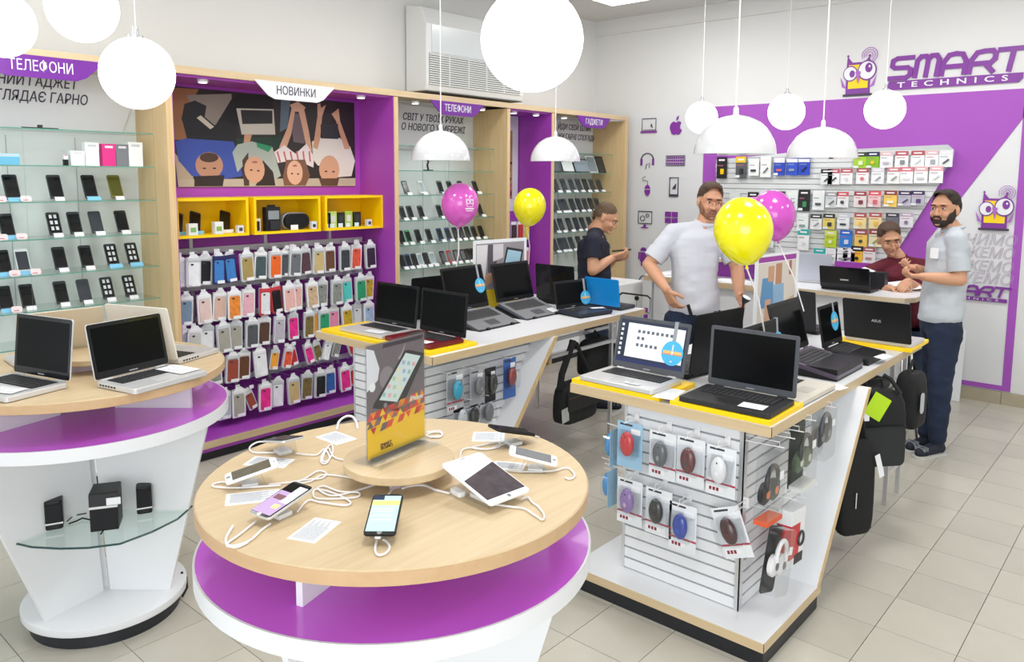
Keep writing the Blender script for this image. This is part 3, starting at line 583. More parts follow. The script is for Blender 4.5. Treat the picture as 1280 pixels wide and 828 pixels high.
# price papers lying on laptops
def paper(lab, M, w, h, lines=6, group='printed price papers', parent=None):
    t = thing('price_paper', lab, 'paper', M=M, group=group)
    MB().box(-w/2, w/2, -h/2, h/2, 0, .0006).build('sheet', PAPER, t)
    q = MB()
    for k in range(lines):
        y = h*.38-k*h*.76/lines; q.box(-w*.42, w*(.42-.25*((k*7) % 3)/2), y-.0014, y+.0006, .0006, .0009)
    o = q.build('printed_lines', mat('ink', hexc('989ca4'), .6), t); o['kind'] = 'stuff'
    return t
def deckM(key, u, v, a=0):
    t, LM, S, (w, d, L) = R[key]; return Matrix.Translation(t.location) @ Matrix.Rotation(t.rotation_euler.z, 4, 'Z') @ S @ Matrix.Translation((u*w, -v*d, .0035)) @ Matrix.Rotation(math.radians(a), 4, 'Z')
for key, u, v, a, w, h, l in [('A2', .27, .80, 3, .10, .07, 'white paper on the palm rest of the black laptop at right front corner'), ('A5', .34, .80, 4, .06, .05, 'small white label on the plum-grey laptop'), ('A6', -.02, 1.12, 85, .05, .12, 'white strip of paper beside the small black netbook'),
    ('B1', .22, .80, 5, .13, .065, 'white paper on the palm rest of the silver-decked laptop, left table'), ('B2', .22, .84, 5, .12, .06, 'white paper on the palm rest of the dark red laptop'), ('B4', .34, .82, 3, .07, .06, 'white sticker on the grey laptop in the middle of left table'), ('B5', .34, .55, 70, .05, .10, 'white paper strip on the small navy laptop'),
    ('M1', .33, .52, 90, .15, .09, 'white paper on the keyboard of the silver laptop at right front of round table'), ('M2', .12, .80, 10, .20, .07, 'white paper on the palm rest of the silver laptop at left front of round table'), ('A1', .18, .86, 0, .07, .03, 'small clear label on the palm rest of the laptop with lit screen')]:
    paper(l, deckM(key, u, v, a), w, h, 4)
def flatM(x, y, z, a): return Matrix.Translation((x, y, z)) @ Matrix.Rotation(math.radians(a), 4, 'Z')
paper('printed sheet between the two front laptops of the right table', flatM(-1.625, 2.88, .9205, 10), .09, .17, 10)
paper('white papers under the edge of the plum-grey laptop', flatM(-1.22, 3.56, .9, 80), .08, .2, 8)
paper('yellowed slip on the white top by the black laptop corner', flatM(-1.60, 3.16, .9, 20), .06, .05, 3)
paper('white paper between the laptop with cooling stand and the small navy laptop', flatM(-3.42, 4.36, .9, 80), .06, .18, 4)
# ---- round blue tags hanging from lids ----
TAGB = mat('tag_blue', hexc('4db8e6'), .4); TAGY = mat('tag_yellow', hexc('e9c47a'), .4); TAGO = mat('tag_orange', hexc('e08a6a'), .4); TAGS = mat('tag_strap', hexc('9aa0a6'), .5)
def round_tag(key, u, v, r, lab):
    t0, LM, S, (w, d, L) = R[key]; M = Matrix.Translation(t0.location) @ Matrix.Rotation(t0.rotation_euler.z, 4, 'Z') @ LM @ Matrix.Translation((u*w, v*L, .002))
    t = thing('round_tag', lab, 'tag', M=M, group='round blue tags on laptop lids')
    MB().disc(r, 0, .0012, n=28, ry=r*1.02).build('disc', TAGB, t)
    MB().box(-r*.85, r*.85, -.003, .010, .0012, .0016).build('yellow_stripe', TAGY, t); MB().box(-r*.92, r*.92, -.008, -.003, .0012, .0016).build('orange_stripe', TAGO, t)
    MB().box(-.003, .003, .012, r*.7, .0012, .0017).box(-.003, .003, -.006, .008, .0016, .002).build('mark_stroke', PAPER, t); MB().disc(.004, .0012, .0017, (0, -r*.68), 8).build('mark_dot', PAPER, t)
    MB().box(-.009, .009, r*.9, (1-v)*L+.002, -.001, .0008).box(-.009, .009, (1-v)*L+.001, (1-v)*L+.003, -.012, .0008).box(-.009, .009, (1-v)*L-.05, (1-v)*L+.003, -.0125, -.0115).build('strap', TAGS, t)
round_tag('A1', .31, .42, .055, 'round blue tag hanging on the laptop with lit desktop screen')
round_tag('B3', .36, .50, .048, 'oval blue tag on the laptop behind the dark red one')
round_tag('B5', .40, .30, .048, 'oval blue tag on the small navy laptop, left table')
round_tag('A4', .46, .55, .055, 'oval blue tag on the lid of the cream-decked laptop')
round_tag('A6', .20, .55, .050, 'oval blue tag on the small black netbook, right table')

# ================= MIDDLE ROUND TABLE CONTENTS =================
TH = 1.02
WH = mat('white_plastic', (.82, .83, .84), .3)
def handset(name, lab, x, y, z, a, w, L, ti, body, face, home=True, base=True, group='phones on charge', style=0):
    # u points to the user side; device rises away from the user
    ex = Vector((0, 0, 1)).cross(Vector((math.cos(a), math.sin(a), 0))); u = Vector((math.cos(a), math.sin(a), 0))
    ex = (-u).cross(Vector((0, 0, 1))); up = -u*math.cos(ti)+Vector((0, 0, math.sin(ti)))
    t = thing(name, lab, 'tablet' if L > .18 else 'phone', M=frame((x, y, z), ex, up), group=group)
    r = .010
    MB().rrect(w, L, r, -.0075, -.001, k=5).build('body', body, t, bevel=.001)
    MB().rrect(w-.002, L-.002, r-.001, -.001, 0, k=5).build('front_glass', face, t)
    m = .018 if face is WH else .008
    sx0, sx1, sy0, sy1 = -w/2+.004, w/2-.004, -L/2+m, L/2-m
    s = MB().box(sx0, sx1, sy0, sy1, 0, .0006).build('screen', SCREEN, t)
    if home: MB().disc(.0055, 0, .0007, (0, -L/2+m*.5), 14).build('home_button', CHROME if face is not WH else GREYP, t)
    MB().box(-.006, .006, L/2-m*.45, L/2-m*.45+.0012, 0, .0007).build('earpiece', DARKG, t)
    return t, s, (sx0, sx1, sy0, sy1)
def stand(lab, x, y, a, h=.04, w=.055, d=.07):
    t = thing('acrylic_stand', lab, 'stand', (x, y, TH), a, 'clear phone stands'); 
    MB().prism([(-d/2, 0), (d/2, 0), (d/2-.012, .012), (-d/2+.015, h)], -w/2, w/2, 'y').build('wedge', CLEAR, t)
    MB().box(-d/2+.02, d/2-.01, -w*.35, w*.35, 0.0004, .01).build('alarm_puck', WH, t)
rd = math.radians
SL = mat('screen_lit_blue', hexc('a9cbd4'), .3, emit=.35); SY = mat('screen_yellow', hexc('cfd178'), .3, emit=.35); SDK = mat('screen_navy', hexc('27304a'), .3, emit=.1)
PHD = [('P3', 'lit smartphone with black edges at the front of the middle round table', (-1.346, 1.101, 1.064, -48.3, .0721, .1448, 12.8), BLACK, mat('front_black', (.02, .02, .022), .1, coat=.5)),
       ('P2', 'grey smartphone with colourful screen on clear stand, left front of middle round table', (-1.598, .995, 1.060, -82.4, .0718, .1418, 11.4), SILV, mat('front_black', 0)),
       ('P1', 'white smartphone tilted at the left edge of the middle round table', (-1.818, 1.044, 1.062, -115.6, .0664, .1347, 13.2), WH, WH),
       ('P5', 'white smartphone at the right rear of the middle round table', (-1.334, 1.623, 1.064, 38.9, .0668, .1371, 13.2), WH, WH)]
SCR = {}
for k, lab, (x, y, z, a, w, L, ti), b, f in PHD:
    SCR[k] = handset('smartphone', lab, x, y, z, rd(a), w, L, rd(ti), b, f); stand('clear stand under the '+lab.split(' at ')[0].split(' on ')[0]+' on the middle round table', x-.0*math.cos(rd(a)), y, rd(a))
SCR['P4'] = handset('tablet', 'white tablet on a clear stand at the right of the middle round table', -1.314, 1.406, 1.070, rd(-5.5), .1349, .2002, rd(13.8), WH, WH)
stand('wide clear stand under the white tablet on the middle round table', -1.30, 1.406, rd(-5.5), .04, .10, .11)
SCR['P6'] = handset('smartphone', 'black smartphone tilted away at the back of the middle round table', -1.517, 1.742, 1.068, rd(75), .070, .142, rd(16), BLACK, MC['front_black'])
stand('clear stand under the black smartphone at the back of the middle round table', -1.517, 1.742, rd(75))
SCR['P7'] = handset('smartphone', 'dark smartphone tilted away at the left rear of the middle round table', -1.965, 1.235, 1.066, rd(172), .070, .142, rd(14), SILV, MC['front_black'])
stand('clear stand under the dark smartphone at the left rear of the middle round table', -1.965, 1.235, rd(172))
stand('tall empty clear stand behind the photo holder on the middle round table', -1.885, 1.545, rd(130), .075)
def scr_rect(k, u0, u1, v0, v1, m, nm, kk=1):
    t, s, (a, b, c, d) = SCR[k]; MB().box(a+(b-a)*u0, a+(b-a)*u1, c+(d-c)*v0, c+(d-c)*v1, .0006, .0006+.0001*kk).build(nm, m, s)
scr_rect('P3', 0, 1, 0, 1, SL, 'lit_picture'); scr_rect('P3', 0, 1, .72, .86, SY, 'yellow_band', 2); scr_rect('P3', 0, .4, .88, 1, SDK, 'dark_corner', 2)
for v in (.3, .42, .54, .62): scr_rect('P3', .06, .8, v, v+.02, mat('screen_line', hexc('dfeef0'), .3, emit=.3), 'text_row', 2)
SV = mat('screen_violet', hexc('a98ab8'), .3, emit=.25)
scr_rect('P2', 0, 1, 0, .72, SV, 'lit_picture'); scr_rect('P2', .1, .6, .45, .6, mat('screen_maroon', hexc('6e3345'), .3, emit=.1), 'album_cover', 2); scr_rect('P2', .55, 1, .4, .95, mat('screen_grey', hexc('c7c9cc'), .3, emit=.25), 'pale_panel', 2); scr_rect('P2', .55, .85, .2, .33, SY, 'yellow_icon', 2)
t, s, (a, b, c, d) = SCR['P4']
MB().prism([(a, c+(d-c)*.55), (a, d), (b, d), (b, c+(d-c)*.78)], .0006, .0008).build('bright_area', mat('screen_pale', hexc('c9d1d2'), .25, emit=.3), s)
MB().prism([(a, c), (a, c+(d-c)*.55), (b, c+(d-c)*.78), (b, c)], .0006, .0007).build('wallpaper', mat('screen_wall', hexc('4b4248'), .2, noise=.6, nscale=28), s)
scr_rect('P1', 0, 1, 0, 1, mat('screen_olive', hexc('5f5a4c'), .2, noise=.4, nscale=40), 'dim_picture'); scr_rect('P5', 0, 1, 0, 1, mat('screen_dimgrey', hexc('63666b'), .2), 'dim_picture')
PPR = [('printed sheet at the very front of the middle round table', -1.470, .999, 113, .115, .072), ('printed sheet under the left phones on the middle round table', -1.743, 1.003, 58, .13, .075), ('printed sheet beneath the white smartphone at left', -1.930, 1.165, 30, .125, .07), ('printed sheet left behind the photo holder', -1.960, 1.418, 0, .11, .078), ('printed sheet under the black smartphone at the back', -1.617, 1.745, 40, .10, .09), ('printed sheet under the white smartphone at the right rear', -1.405, 1.60, 30, .09, .06)]
for lab, x, y, a, w, h in PPR: paper(lab, flatM(x, y, TH, a), w, h, 12, 'printed sheets on the middle round table')
def zz(px, py): p = Z(px, py, TH+.004); return (p.x, p.y, TH+.004)
def cable(lab, pts, r=.0026, group='white charging cables'):
    # smooth curve through the points
    P = [Vector(zz(*p)) if len(p) == 2 else Vector(p) for p in pts]; out = []
    for i in range(len(P)-1):
        p0, p1, p2, p3 = P[max(i-1, 0)], P[i], P[i+1], P[min(i+2, len(P)-1)]
        for k in range(6):
            s = k/6; out.append(.5*((2*p1)+(p2-p0)*s+(2*p0-5*p1+4*p2-p3)*s*s+(3*p1-p0-3*p2+p3)*s**3))
    out.append(P[-1]); return one('charging_cable', MB().tube(out, r, 6), lab, 'cable', group, WIRE, smooth=True)
cable('white cable looping in front of the grey smartphone', [(320, 652), (300, 668), (284, 680), (290, 683), (312, 676), (328, 662), (338, 655)])
cable('white cable lead with plug beside the loop at the far left front', [(291, 658), (283, 672), (284, 681), (296, 684), (310, 678)], .003)
cable('bundled white cable left of the lit smartphone', [(372, 640), (385, 626), (400, 628), (430, 632), (438, 628), (420, 618), (395, 612), (393, 622), (410, 624), (445, 622), (448, 616), (425, 615), (405, 608), (398, 612), (420, 620), (470, 606)])
cable('white cable bundle behind the grey smartphone', [(336, 606), (365, 603), (384, 600), (402, 598), (408, 592), (398, 589), (384, 597), (372, 604), (388, 602), (404, 594), (430, 596), (458, 602)])
cable('white cable with round coil under the printed sheet', [(370, 567), (395, 569), (405, 562), (412, 572), (407, 580), (401, 577), (404, 566), (414, 556), (416, 566), (409, 577), (403, 575), (410, 560), (418, 572), (440, 577)])
cable('white cable running to the white smartphone at left', [(335, 608), (350, 607), (300, 610), (270, 609), (266, 606), (276, 603), (290, 604)])
cable('thin white cable looping at the back left edge', [(344, 566), (318, 566), (312, 560), (322, 553), (340, 552), (352, 548)])
cable('thick white cable arching behind the photo holder', [(421, 537), (424, 527, ), (432, 521), (440, 521), (445, 527), (447, 536)], .004)
cable('white cable from the lit smartphone to the riser', [(486, 618), (492, 610), (500, 607), (508, 606), (503, 611), (512, 608), (530, 607), (545, 613), (562, 617)], .0032)
cable('white cable with loop right of the tablet stand', [(612, 630), (640, 634), (655, 636), (668, 644), (678, 650), (680, 644), (673, 634), (665, 628), (660, 622), (652, 624)])
cable('bundled white cable behind the tablet', [(575, 573), (578, 563), (590, 560), (610, 562), (624, 556), (622, 553), (606, 556), (590, 560), (604, 562), (620, 560), (628, 556), (640, 552)])
cable('white cable of the white smartphone at the right rear', [(632, 588), (655, 590), (690, 589), (708, 585), (716, 590), (718, 596), (712, 599), (706, 597)])
cable('white looped cable at the right back edge', [(654, 541), (662, 540), (668, 545), (674, 547)])
cable('white cable coil right of the photo holder on the riser side', [(533, 541), (548, 539), (553, 543), (548, 547), (533, 545), (540, 541), (550, 541), (552, 545), (537, 547)], .003)
cable('white loop hanging from the lit smartphone', [(471, 676), (469, 688), (473, 694), (482, 692), (487, 685), (484, 678), (479, 675)])
MBt = MB().rrect(.022, .014, .003, -.003, .004); one('charging_plug', MBt, 'white plug at the base of the lit smartphone', 'plug', None, WH, zz(473, 674)[:2]+(TH+.012,), rd(-48))
one('cable_box', MB().rrect(.045, .022, .006, 0, .014), 'white inline alarm box on the cable left of the tablet', 'cable adapter', None, WH, (zz(572, 617)[0], zz(572, 617)[1], TH), rd(-10), bevel=.003)
# ---- photo holder ----
PH0 = Vector((-1.581, 1.242, TH+.059)); ex = Vector((-1.610, 1.469, 0))-Vector((-1.581, 1.242, 0)); W_ = ex.length; exn = ex.normalized(); upv = Vector((0, 0, 1))
ph = thing('photo_holder', 'clear acrylic holder with a smartphone advert on the middle round table riser', 'sign holder', M=frame(PH0, exn, upv)); HH = .315
MB().box(-.004, W_+.004, 0, HH+.004, -.0045, -.0025).build('back_plate', CLEAR, ph); MB().box(-.004, W_+.004, 0, HH+.004, .0025, .004).build('front_plate', CLEAR, ph)
MB().box(-.01, W_+.01, 0, .004, -.045, .055).build('foot', CLEAR, ph); MB().prism([(.0, .004), (.022, .004), (0, .02)], .004, W_-.004, 'x').build('foot_wedge', CLEAR, ph)
pr = MB().box(0, W_, .012, HH, -.0024, -.0004).build('print', mat('print_woodgrey', hexc('6f6469'), .5, noise=.25, nscale=60), ph)
def uv(u, v): return (u*W_, .012+v*(HH-.012))
def pp(pts, m, nm, k=1): return MB().prism([uv(*p) for p in pts], -.0004, -.0004+.00015*k).build(nm, m, pr)
def pcol(h, e=0): return mat('p_'+h, hexc(h), .5)
pp([(0, 0), (1, 0), (1, .38), (0, .31)], pcol('f2c313'), 'yellow_field')
rt = random.Random(3); cols = ['e8432e', 'f08a24', 'f6c619', 'c2342f', '8a6a62', 'f2a01f', 'd8452c', '6b5f60']
for i in range(10):
    for j in range(3):
        u, v = i*.1, .20+j*.068+.07*i*.1; up_ = (i+j) % 2
        if j == 0 and i % 3 == 1: continue
        for q in range(2):
            tri = [(u, v), (u+.1, v+.007), (u+.05, v+.068)] if q else [(u+.05, v+.068), (u+.1, v+.007), (u+.15 if u < .84 else 1, v+.07)]
            pp(tri, pcol(rt.choice(cols)), 'triangle', 2)
pp([(0, .98), (.12, .95), (.21, .78), (.18, .68), (0, .60)], pcol('e3e3e6'), 'white_device'); pp([(.28, .985), (.98, .985), (.96, .95), (.26, .95)], pcol('2c2430'), 'dark_bar')
pp([(.25+.12*math.cos(a)+.08, .68+.1*math.sin(a)) for a in [2*math.pi*k/20 for k in range(20)]], pcol('8f858a'), 'pale_round_shape'); pp([(.52, .82), (.58, .86), (.66, .95), (.64, .90), (.56, .81)], pcol('a79ca0'), 'pale_leaf_shape')
pp([(.09, .445), (.10, .47), (.64, .875), (.70, .88), (.99, .81), (.985, .76), (.58, .36), (.53, .34)], pcol('1d1b20'), 'advert_phone', 2)
pp([(.20, .50), (.66, .855), (.93, .79), (.50, .43)], pcol('d8e6e2'), 'advert_phone_screen', 3)
for i in range(5):
    for j in range(3): a, b = .25+i*.085+j*.09, .52+i*.06-j*.02; pp([(a, b), (a+.05, b-.008), (a+.065, b+.025), (a+.012, b+.035)], pcol(['9fc4c4', 'e9b0b8', 'b9d6a8', 'f0e4b0', 'a7b6d8'][(i+j) % 5]), 'app_icon', 4)
pp([(.30+.03*math.cos(a), .435+.022*math.sin(a)) for a in [2*math.pi*k/12 for k in range(12)]], pcol('8a8688'), 'advert_home_button', 4)
pp([(.09+.05*math.cos(a), .63+.04*math.sin(a)) for a in [2*math.pi*k/14 for k in range(14)]], pcol('f2f2f2'), 'earphone', 2)
text('iPhone', Matrix.Translation((*uv(.85, .41), .0006)), .020, WHITE, pr); text('SMART', Matrix.Translation((*uv(.30, .085), .0006)), .014, pcol('5a3a18'), pr); text('TECHNICS', Matrix.Translation((*uv(.31, .055), .0006)), .010, pcol('5a3a18'), pr)
# ================= LEFT ROUND TABLE: glass shelf and speakers =================
gs = thing('glass_shelf', 'curved clear glass shelf inside the left round table', 'shelf', (0, 0, 0))
sp = [(8, 676), (40, 683), (75, 685), (110, 684), (150, 679), (190, 664), (222, 648), (240, 632)]
P = [Z(*p, .45) for p in sp]; Pb = [Z(232, 629, .45), Z(126, 640, .45), Z(14, 671, .45)]
pl = [(p.x, p.y) for p in P]+[(p.x, p.y) for p in Pb]
MB().prism(pl, .442, .45).build('pane', GLASS, gs); MB().tube([(p.x, p.y, .446) for p in P], .0042, 6).build('green_edge', mat('edge_dark_green', hexc('2b4a48'), .2), gs)
for q in ((26, 673), (226, 633)): p = Z(*q, .45); MB().lathe([(.012, .436), (.012, .456)], 14, (p.x, p.y, 0)).build('glass_clamp', CHROME, gs, True)
CLOTH = mat('speaker_mesh', (.012, .012, .014), .9)
def spk(lab, px, py, w, d, h, a, sub=False):
    p = Z(px, py, .45); t = thing('subwoofer' if sub else 'speaker', lab, 'speaker', (p.x, p.y, .45), rd(a), None if sub else 'small satellite speakers')
    if sub:
        MB().box(-w/2, w/2, 0, d, 0, h).build('cabinet', BLACK, t, bevel=.003); MB().box(-w/2+.002, w/2-.002, -.004, 0, .004, h*.6).build('front_mesh', CLOTH, t)
        MB().box(-w/2, w/2, -.005, 0, h*.6, h*.66).build('silver_strip', SILV, t); MB().box(-w/2, w/2, -.0045, 0, h*.66, h-.004).build('upper_front', DARKG, t)
        MB().box(w*.12, w/2+.012, -.009, -.006, h*.68, h*.86).build('price_label', PAPER, t)
    else:
        MB().rrect(w, d, .012, 0, h, (0, d/2)).build('cabinet', BLACK, t, bevel=.005); MB().rrect(w-.008, .006, .002, h*.28, h-.012, (0, 0)).build('front_mesh', CLOTH, t)
        MB().box(-w/2, w/2, -.002, .004, h*.2, h*.25).build('silver_strip', SILV, t)
spk('small black satellite speaker at the left on the glass shelf', 68, 663, .062, .07, .115, 68)
spk('small black satellite speaker at the right on the glass shelf', 181, 643, .058, .06, .115, 66)
spk('black subwoofer box with silver strip between the two small speakers', 131, 664, .10, .11, .155, 60, True)
def zh(px, py, h): p = Z(px, py, h); return (p.x, p.y, h)
one('speaker_cable', MB().tube([zh(86, 655, .455), zh(95, 652, .456), zh(103, 648, .458), zh(112, 650, .456)], .003).tube([zh(84, 652, .46), zh(92, 645, .46), zh(108, 642, .46)], .0025), 'black cable between the left speaker and the subwoofer', 'cable', None, BLACK)
one('speaker_cable', MB().tube([zh(133, 658, .455), zh(126, 668, .455), zh(130, 662, .457), zh(136, 661, .455)], .003), 'black plug lead in front of the subwoofer', 'cable', None, BLACK)
one('floor_cable', MB().tube([zh(227, 716, .1), zh(233, 722, .06), zh(234, 735, .03), zh(228, 746, .01)], .005), 'black cable hanging at the right of the left round table base', 'cable', None, BLACK)
one('power_adapter', MB().rrect(.05, .03, .004, 0, .03), 'black adapter on the base of the middle round table', 'adapter', None, BLACK, (-1.36, 1.22, .094), .4)
# ================= PHONES ON THE GLASS SHELVES =================
def shelf_phone(lab, y, z, w=.07, L=.14, col='202327', card='e8eaec', grp='phones on glass shelves', dx=0, scr='14171a', icons=0, cardw=.06):
    # stands leaning back against a small holder, facing +X
    t = thing('smartphone', lab, 'phone', M=Matrix.Translation((-4.885+dx, y, z)), group=grp)
    M = frame((0, 0, .012), (0, 1, 0), (-.42, .0, .9))
    MB(M).rrect(w, L, .008, -.008, 0, (0, L/2), k=2).build('body', K(col, .35), t)
    s = MB(M).box(-w/2+.005, w/2-.005, .016, L-.016, 0, .0006).build('screen', K(scr, .15), t)
    if icons:
        q = MB(M)
        for i in range(3):
            for j in range(2): q.box(-w*.3+j*w*.36, -w*.3+j*w*.36+w*.22, .03+i*.036, .052+i*.036, .0006, .0009)
        o = q.build('screen_icons', K('cfd3d6', .5), s); o['kind'] = 'stuff'
    MB().prism([(.028, 0), (-.05, 0), (-.05, .02), (.0, .012), (.022, .02)], -w*.42, w*.42, 'y').build('holder', CLEAR, t)
    M2 = frame((.036, 0, .001), (0, 1, 0), (-.5, 0, .8)); MB(M2).box(-cardw/2, cardw/2, 0, .026, 0, .001).build('price_card', K(card, .6), t)
    return t
def cy(px, py, X=-4.87): return ATX(px, py, X).y
SHN = {1.68: 'upper', 1.475: 'second', 1.275: 'third', 1.075: 'lowest'}
LBAY = {1.68: [60, 235, 372, 475], 1.475: [40, 230, 312, 397, 500], 1.275: [25, 103, 252, 358, 460, 542], 1.075: [32, 122, 258, 350, 443, 532]}
rp = random.Random(11)
for z, xs in LBAY.items():
    yr = {1.68: 350, 1.475: 490, 1.275: 625, 1.075: 770}[z]
    for i, x in enumerate(xs):
        blue = (z, i) in ((1.68, 0), (1.68, 2), (1.475, 0), (1.275, 0), (1.275, 1), (1.275, 4), (1.275, 5), (1.075, 0))
        c = '6d6d2c' if (z, i) == (1.68, 3) else ('d8dade' if (z, i) == (1.275, 1) else ('2e3238' if (z, i) in ((1.475, 3), (1.075, 3)) else rp.choice(['16181b', '1e2125', '24272b'])))
        ic_ = (z, i) in ((1.275, 4), (1.275, 5), (1.075, 5), (1.475, 1), (1.075, 4))
        shelf_phone('%s smartphone%s, %s from left on left bay\'s %s shelf' % ({'6d6d2c': 'olive green', 'd8dade': 'white-framed', '2e3238': 'blue-grey'}.get(c, 'black'), ' with lit icons' if ic_ else (' with blue card' if blue else ' with white card'), ORD[i], SHN[z]),
            cy(x/3.185, 140+yr/3.185), z, .072 if z > 1.5 else .068, .15 if z > 1.5 else .14, c, '7fc4e6' if blue else 'e8eaec', 'phones in the left bay', 0, '3d4148' if c in ('2e3238', 'd8dade') else ('55551f' if c == '6d6d2c' else '101214'), ic_, .075 if blue else .05)
STK = K('e9d7d9', .6)
for k, (x, z, yr) in enumerate([(5, 1.68, 345), (105, 1.68, 338), (10, 1.475, 490), (88, 1.475, 487), (60, 1.275, 632), (143, 1.275, 627), (68, 1.075, 778)]):
    o = one('price_sticker', MB(frame((0, 0, 0), (0, 1, 0), (-.4, 0, .9))).use(STK).rrect(.055, .035, .012, 0, .001, (0, .018)).use(K('b5434a', .5)).box(-.015, .01, .008, .012, .001, .0013), 'pale pink rounded price sticker, %s on the %s shelf of the left bay' % (['far left', 'second'][k % 2] if k < 6 else 'only one', SHN[z]), 'price sticker', 'pink price stickers in the left bay', None, (-4.835, cy(x/3.185, 140+yr/3.185, -4.835), z))
    if not o.data.materials[0]: pass
# boxes on the top shelf
def shelf_box(lab, px, w, d, h, col, top=None, band=None):
    t = thing('phone_box', lab, 'box', (-4.86-d/2, cy(px/3.185, 208, -4.86), 1.88), 0, 'boxes on the top shelf of the left bay')
    MB().box(-d/2, d/2, -w/2, w/2, 0, h).build('carton', K(col, .45), t); MB().box(-d/2-.001, d/2+.001, -w/2-.001, w/2+.001, h*.72, h+.001).build('lid', K(top or col, .45), t)
    MB().box(d/2+.001, d/2+.002, -w*.3, w*.3, h*.82, h*.92).build('label', K(band or 'c9ccd1', .5), t)
shelf_box('white phone box third from right on the top shelf', 370, .075, .05, .135, 'eceef0')
shelf_box('pink phone box on the top shelf of the left bay', 437, .075, .05, .13, 'e0308a', None, 'e9e9ec')
shelf_box('grey phone box beside the pink one on the top shelf', 490, .072, .05, .13, '7b7f85', None, 'dfe1e4')
shelf_box('white phone box at the right end of the top shelf', 543, .082, .05, .145, 'eef0f2')
shelf_box('clear white small box left of the white phone box', 312, .075, .04, .085, 'dfe5e6', 'eef2f2')
shelf_box('light blue boxed gadget at the left of the top shelf', 30, .12, .05, .06, '69b6d8', 'a8d6e8')
o = thing('flash_drive', 'small black and white flash drive standing on the top shelf', 'flash drive', (-4.87, cy(262/3.185, 208), 1.88)); MB().box(-.01, .01, -.012, .012, 0, .035).build('cap', BLACK, o); MB().box(-.009, .009, -.01, .01, .035, .06).build('body', K('eeeeee', .4), o); MB().box(.009, .0095, -.008, .008, .062-.008, .058).build('pink_mark', K('d6456f', .5), o)
o = thing('clip_light', 'thin dark clip lying on the top glass of the left bay', 'clip', (-4.84, cy(160/3.185, 140+76/3.185, -4.84), 2.081)); MB().box(-.01, .01, -.09, .09, 0, .006).build('bar', DARKG, o); MB().box(-.012, .012, -.01, .01, .006, .02).build('clip_body', DARKG, o)
# middle bay
def c3(x): return 490+x/4.414
MID_ROWS = {1.68: (275, [80, 168, 272, 325, 385, 465]), 1.475: (402, [62, 105, 165, 268, 300, 490]), 1.275: (530, [58, 95, 150, 210, 270, 315, 355, 388, 422, 458, 497]), 1.075: (660, [62, 95, 130, 160, 195, 228, 287, 325, 361, 397, 425, 450])}
for z, (yr, xs) in MID_ROWS.items():
    for i, x in enumerate(xs):
        c, nm = rp.choice([('17191c', 'black'), ('23272c', 'dark grey'), ('3a4047', 'slate')])
        if (z, i) == (1.275, 1): c, nm = '2f8f55', 'green'
        if (z, i) == (1.075, 7): c, nm = 'c02a3a', 'red'
        if (z, i) in ((1.275, 4), (1.275, 5), (1.075, 1)): c, nm = '26466e', 'navy blue'
        if (z, i) in ((1.075, 3), (1.075, 5), (1.68, 1)): c, nm = 'dfe3e4', 'white'
        shelf_phone('%s smartphone, %s from left on middle bay\'s %s shelf' % (nm, ORD[i], SHN[z]), cy(c3(x), 180+yr/4.414), z, .055, .115, c, 'eceeef', 'phones in the middle bay', .03, '15181b' if nm != 'white' else '9fb0b4', 0, .05)
MB_ = thing('phone_mount', 'black car phone mount on the top shelf of the middle bay', 'phone mount', (-4.87, cy(c3(200), 180+152/4.414), 1.88)); MB().rrect(.09, .04, .008, 0, .008).build('foot', BLACK, MB_); MB().tube([(0, 0, .008), (0, -.01, .05), (0, .005, .08)], .008).build('arm', BLACK, MB_); MB(frame((0, 0, .1), (0, 1, 0), (0, 0, 1))).rrect(.06, .045, .008, -.006, .01).build('cradle', BLACK, MB_)
FARR = {1.68: (262, [910, 955, 998, 1038, 1075, 1110, 1150]), 1.475: (368, [905, 940, 962, 1003, 1040, 1073, 1105, 1140]), 1.275: (470, [905, 940, 985, 1025, 1060, 1098, 1135]), 1.075: (580, [905, 940, 965, 998, 1040, 1080])}
for z, (yr, xs) in FARR.items():
    for i, x in enumerate(xs):
        c, nm = rp.choice([('17191c', 'black'), ('2b3036', 'dark grey'), ('4a545c', 'slate'), ('394048', 'graphite')])
        shelf_phone('%s handset, %s from left on far bay\'s %s shelf' % (nm, ORD[i], SHN[z]), cy(c3(x), 180+yr/4.414), z, .075, .14, c, 'eceeef', 'handsets in the far bay', .03, '2b3237', 0, .07)
for i, (x, w, c, nm) in enumerate([(912, .12, '59636b', 'grey'), (975, .2, 'dde6e4', 'pale green'), (1052, .26, '8b9aa3', 'wide grey'), (1112, .16, '7d8b94', 'white-framed grey'), (1160, .14, '2c3136', 'black')]):
    t = thing('tablet', '%s tablet, %s from the left on the top shelf of the far bay' % (nm, ORD[i]), 'tablet', M=Matrix.Translation((-4.86, cy(c3(x), 180+155/4.414), 1.88)), group='tablets on the top shelf')
    M = frame((0, 0, .004), (0, 1, 0), (-.35, 0, .9)); MB(M).rrect(w, .19 if i != 2 else .15, .008, -.008, 0, (0, .095 if i != 2 else .075)).build('body', K('e3e5e6' if i == 3 else '22262a', .35), t); MB(M).box(-w/2+.01, w/2-.01, .012, .178 if i != 2 else .138, 0, .0008).build('screen', K(c, .2), t)
    MB().prism([(.03, 0), (-.05, 0), (-.05, .02), (.03, .006)], -w*.3, w*.3, 'y').build('holder', CLEAR, t)
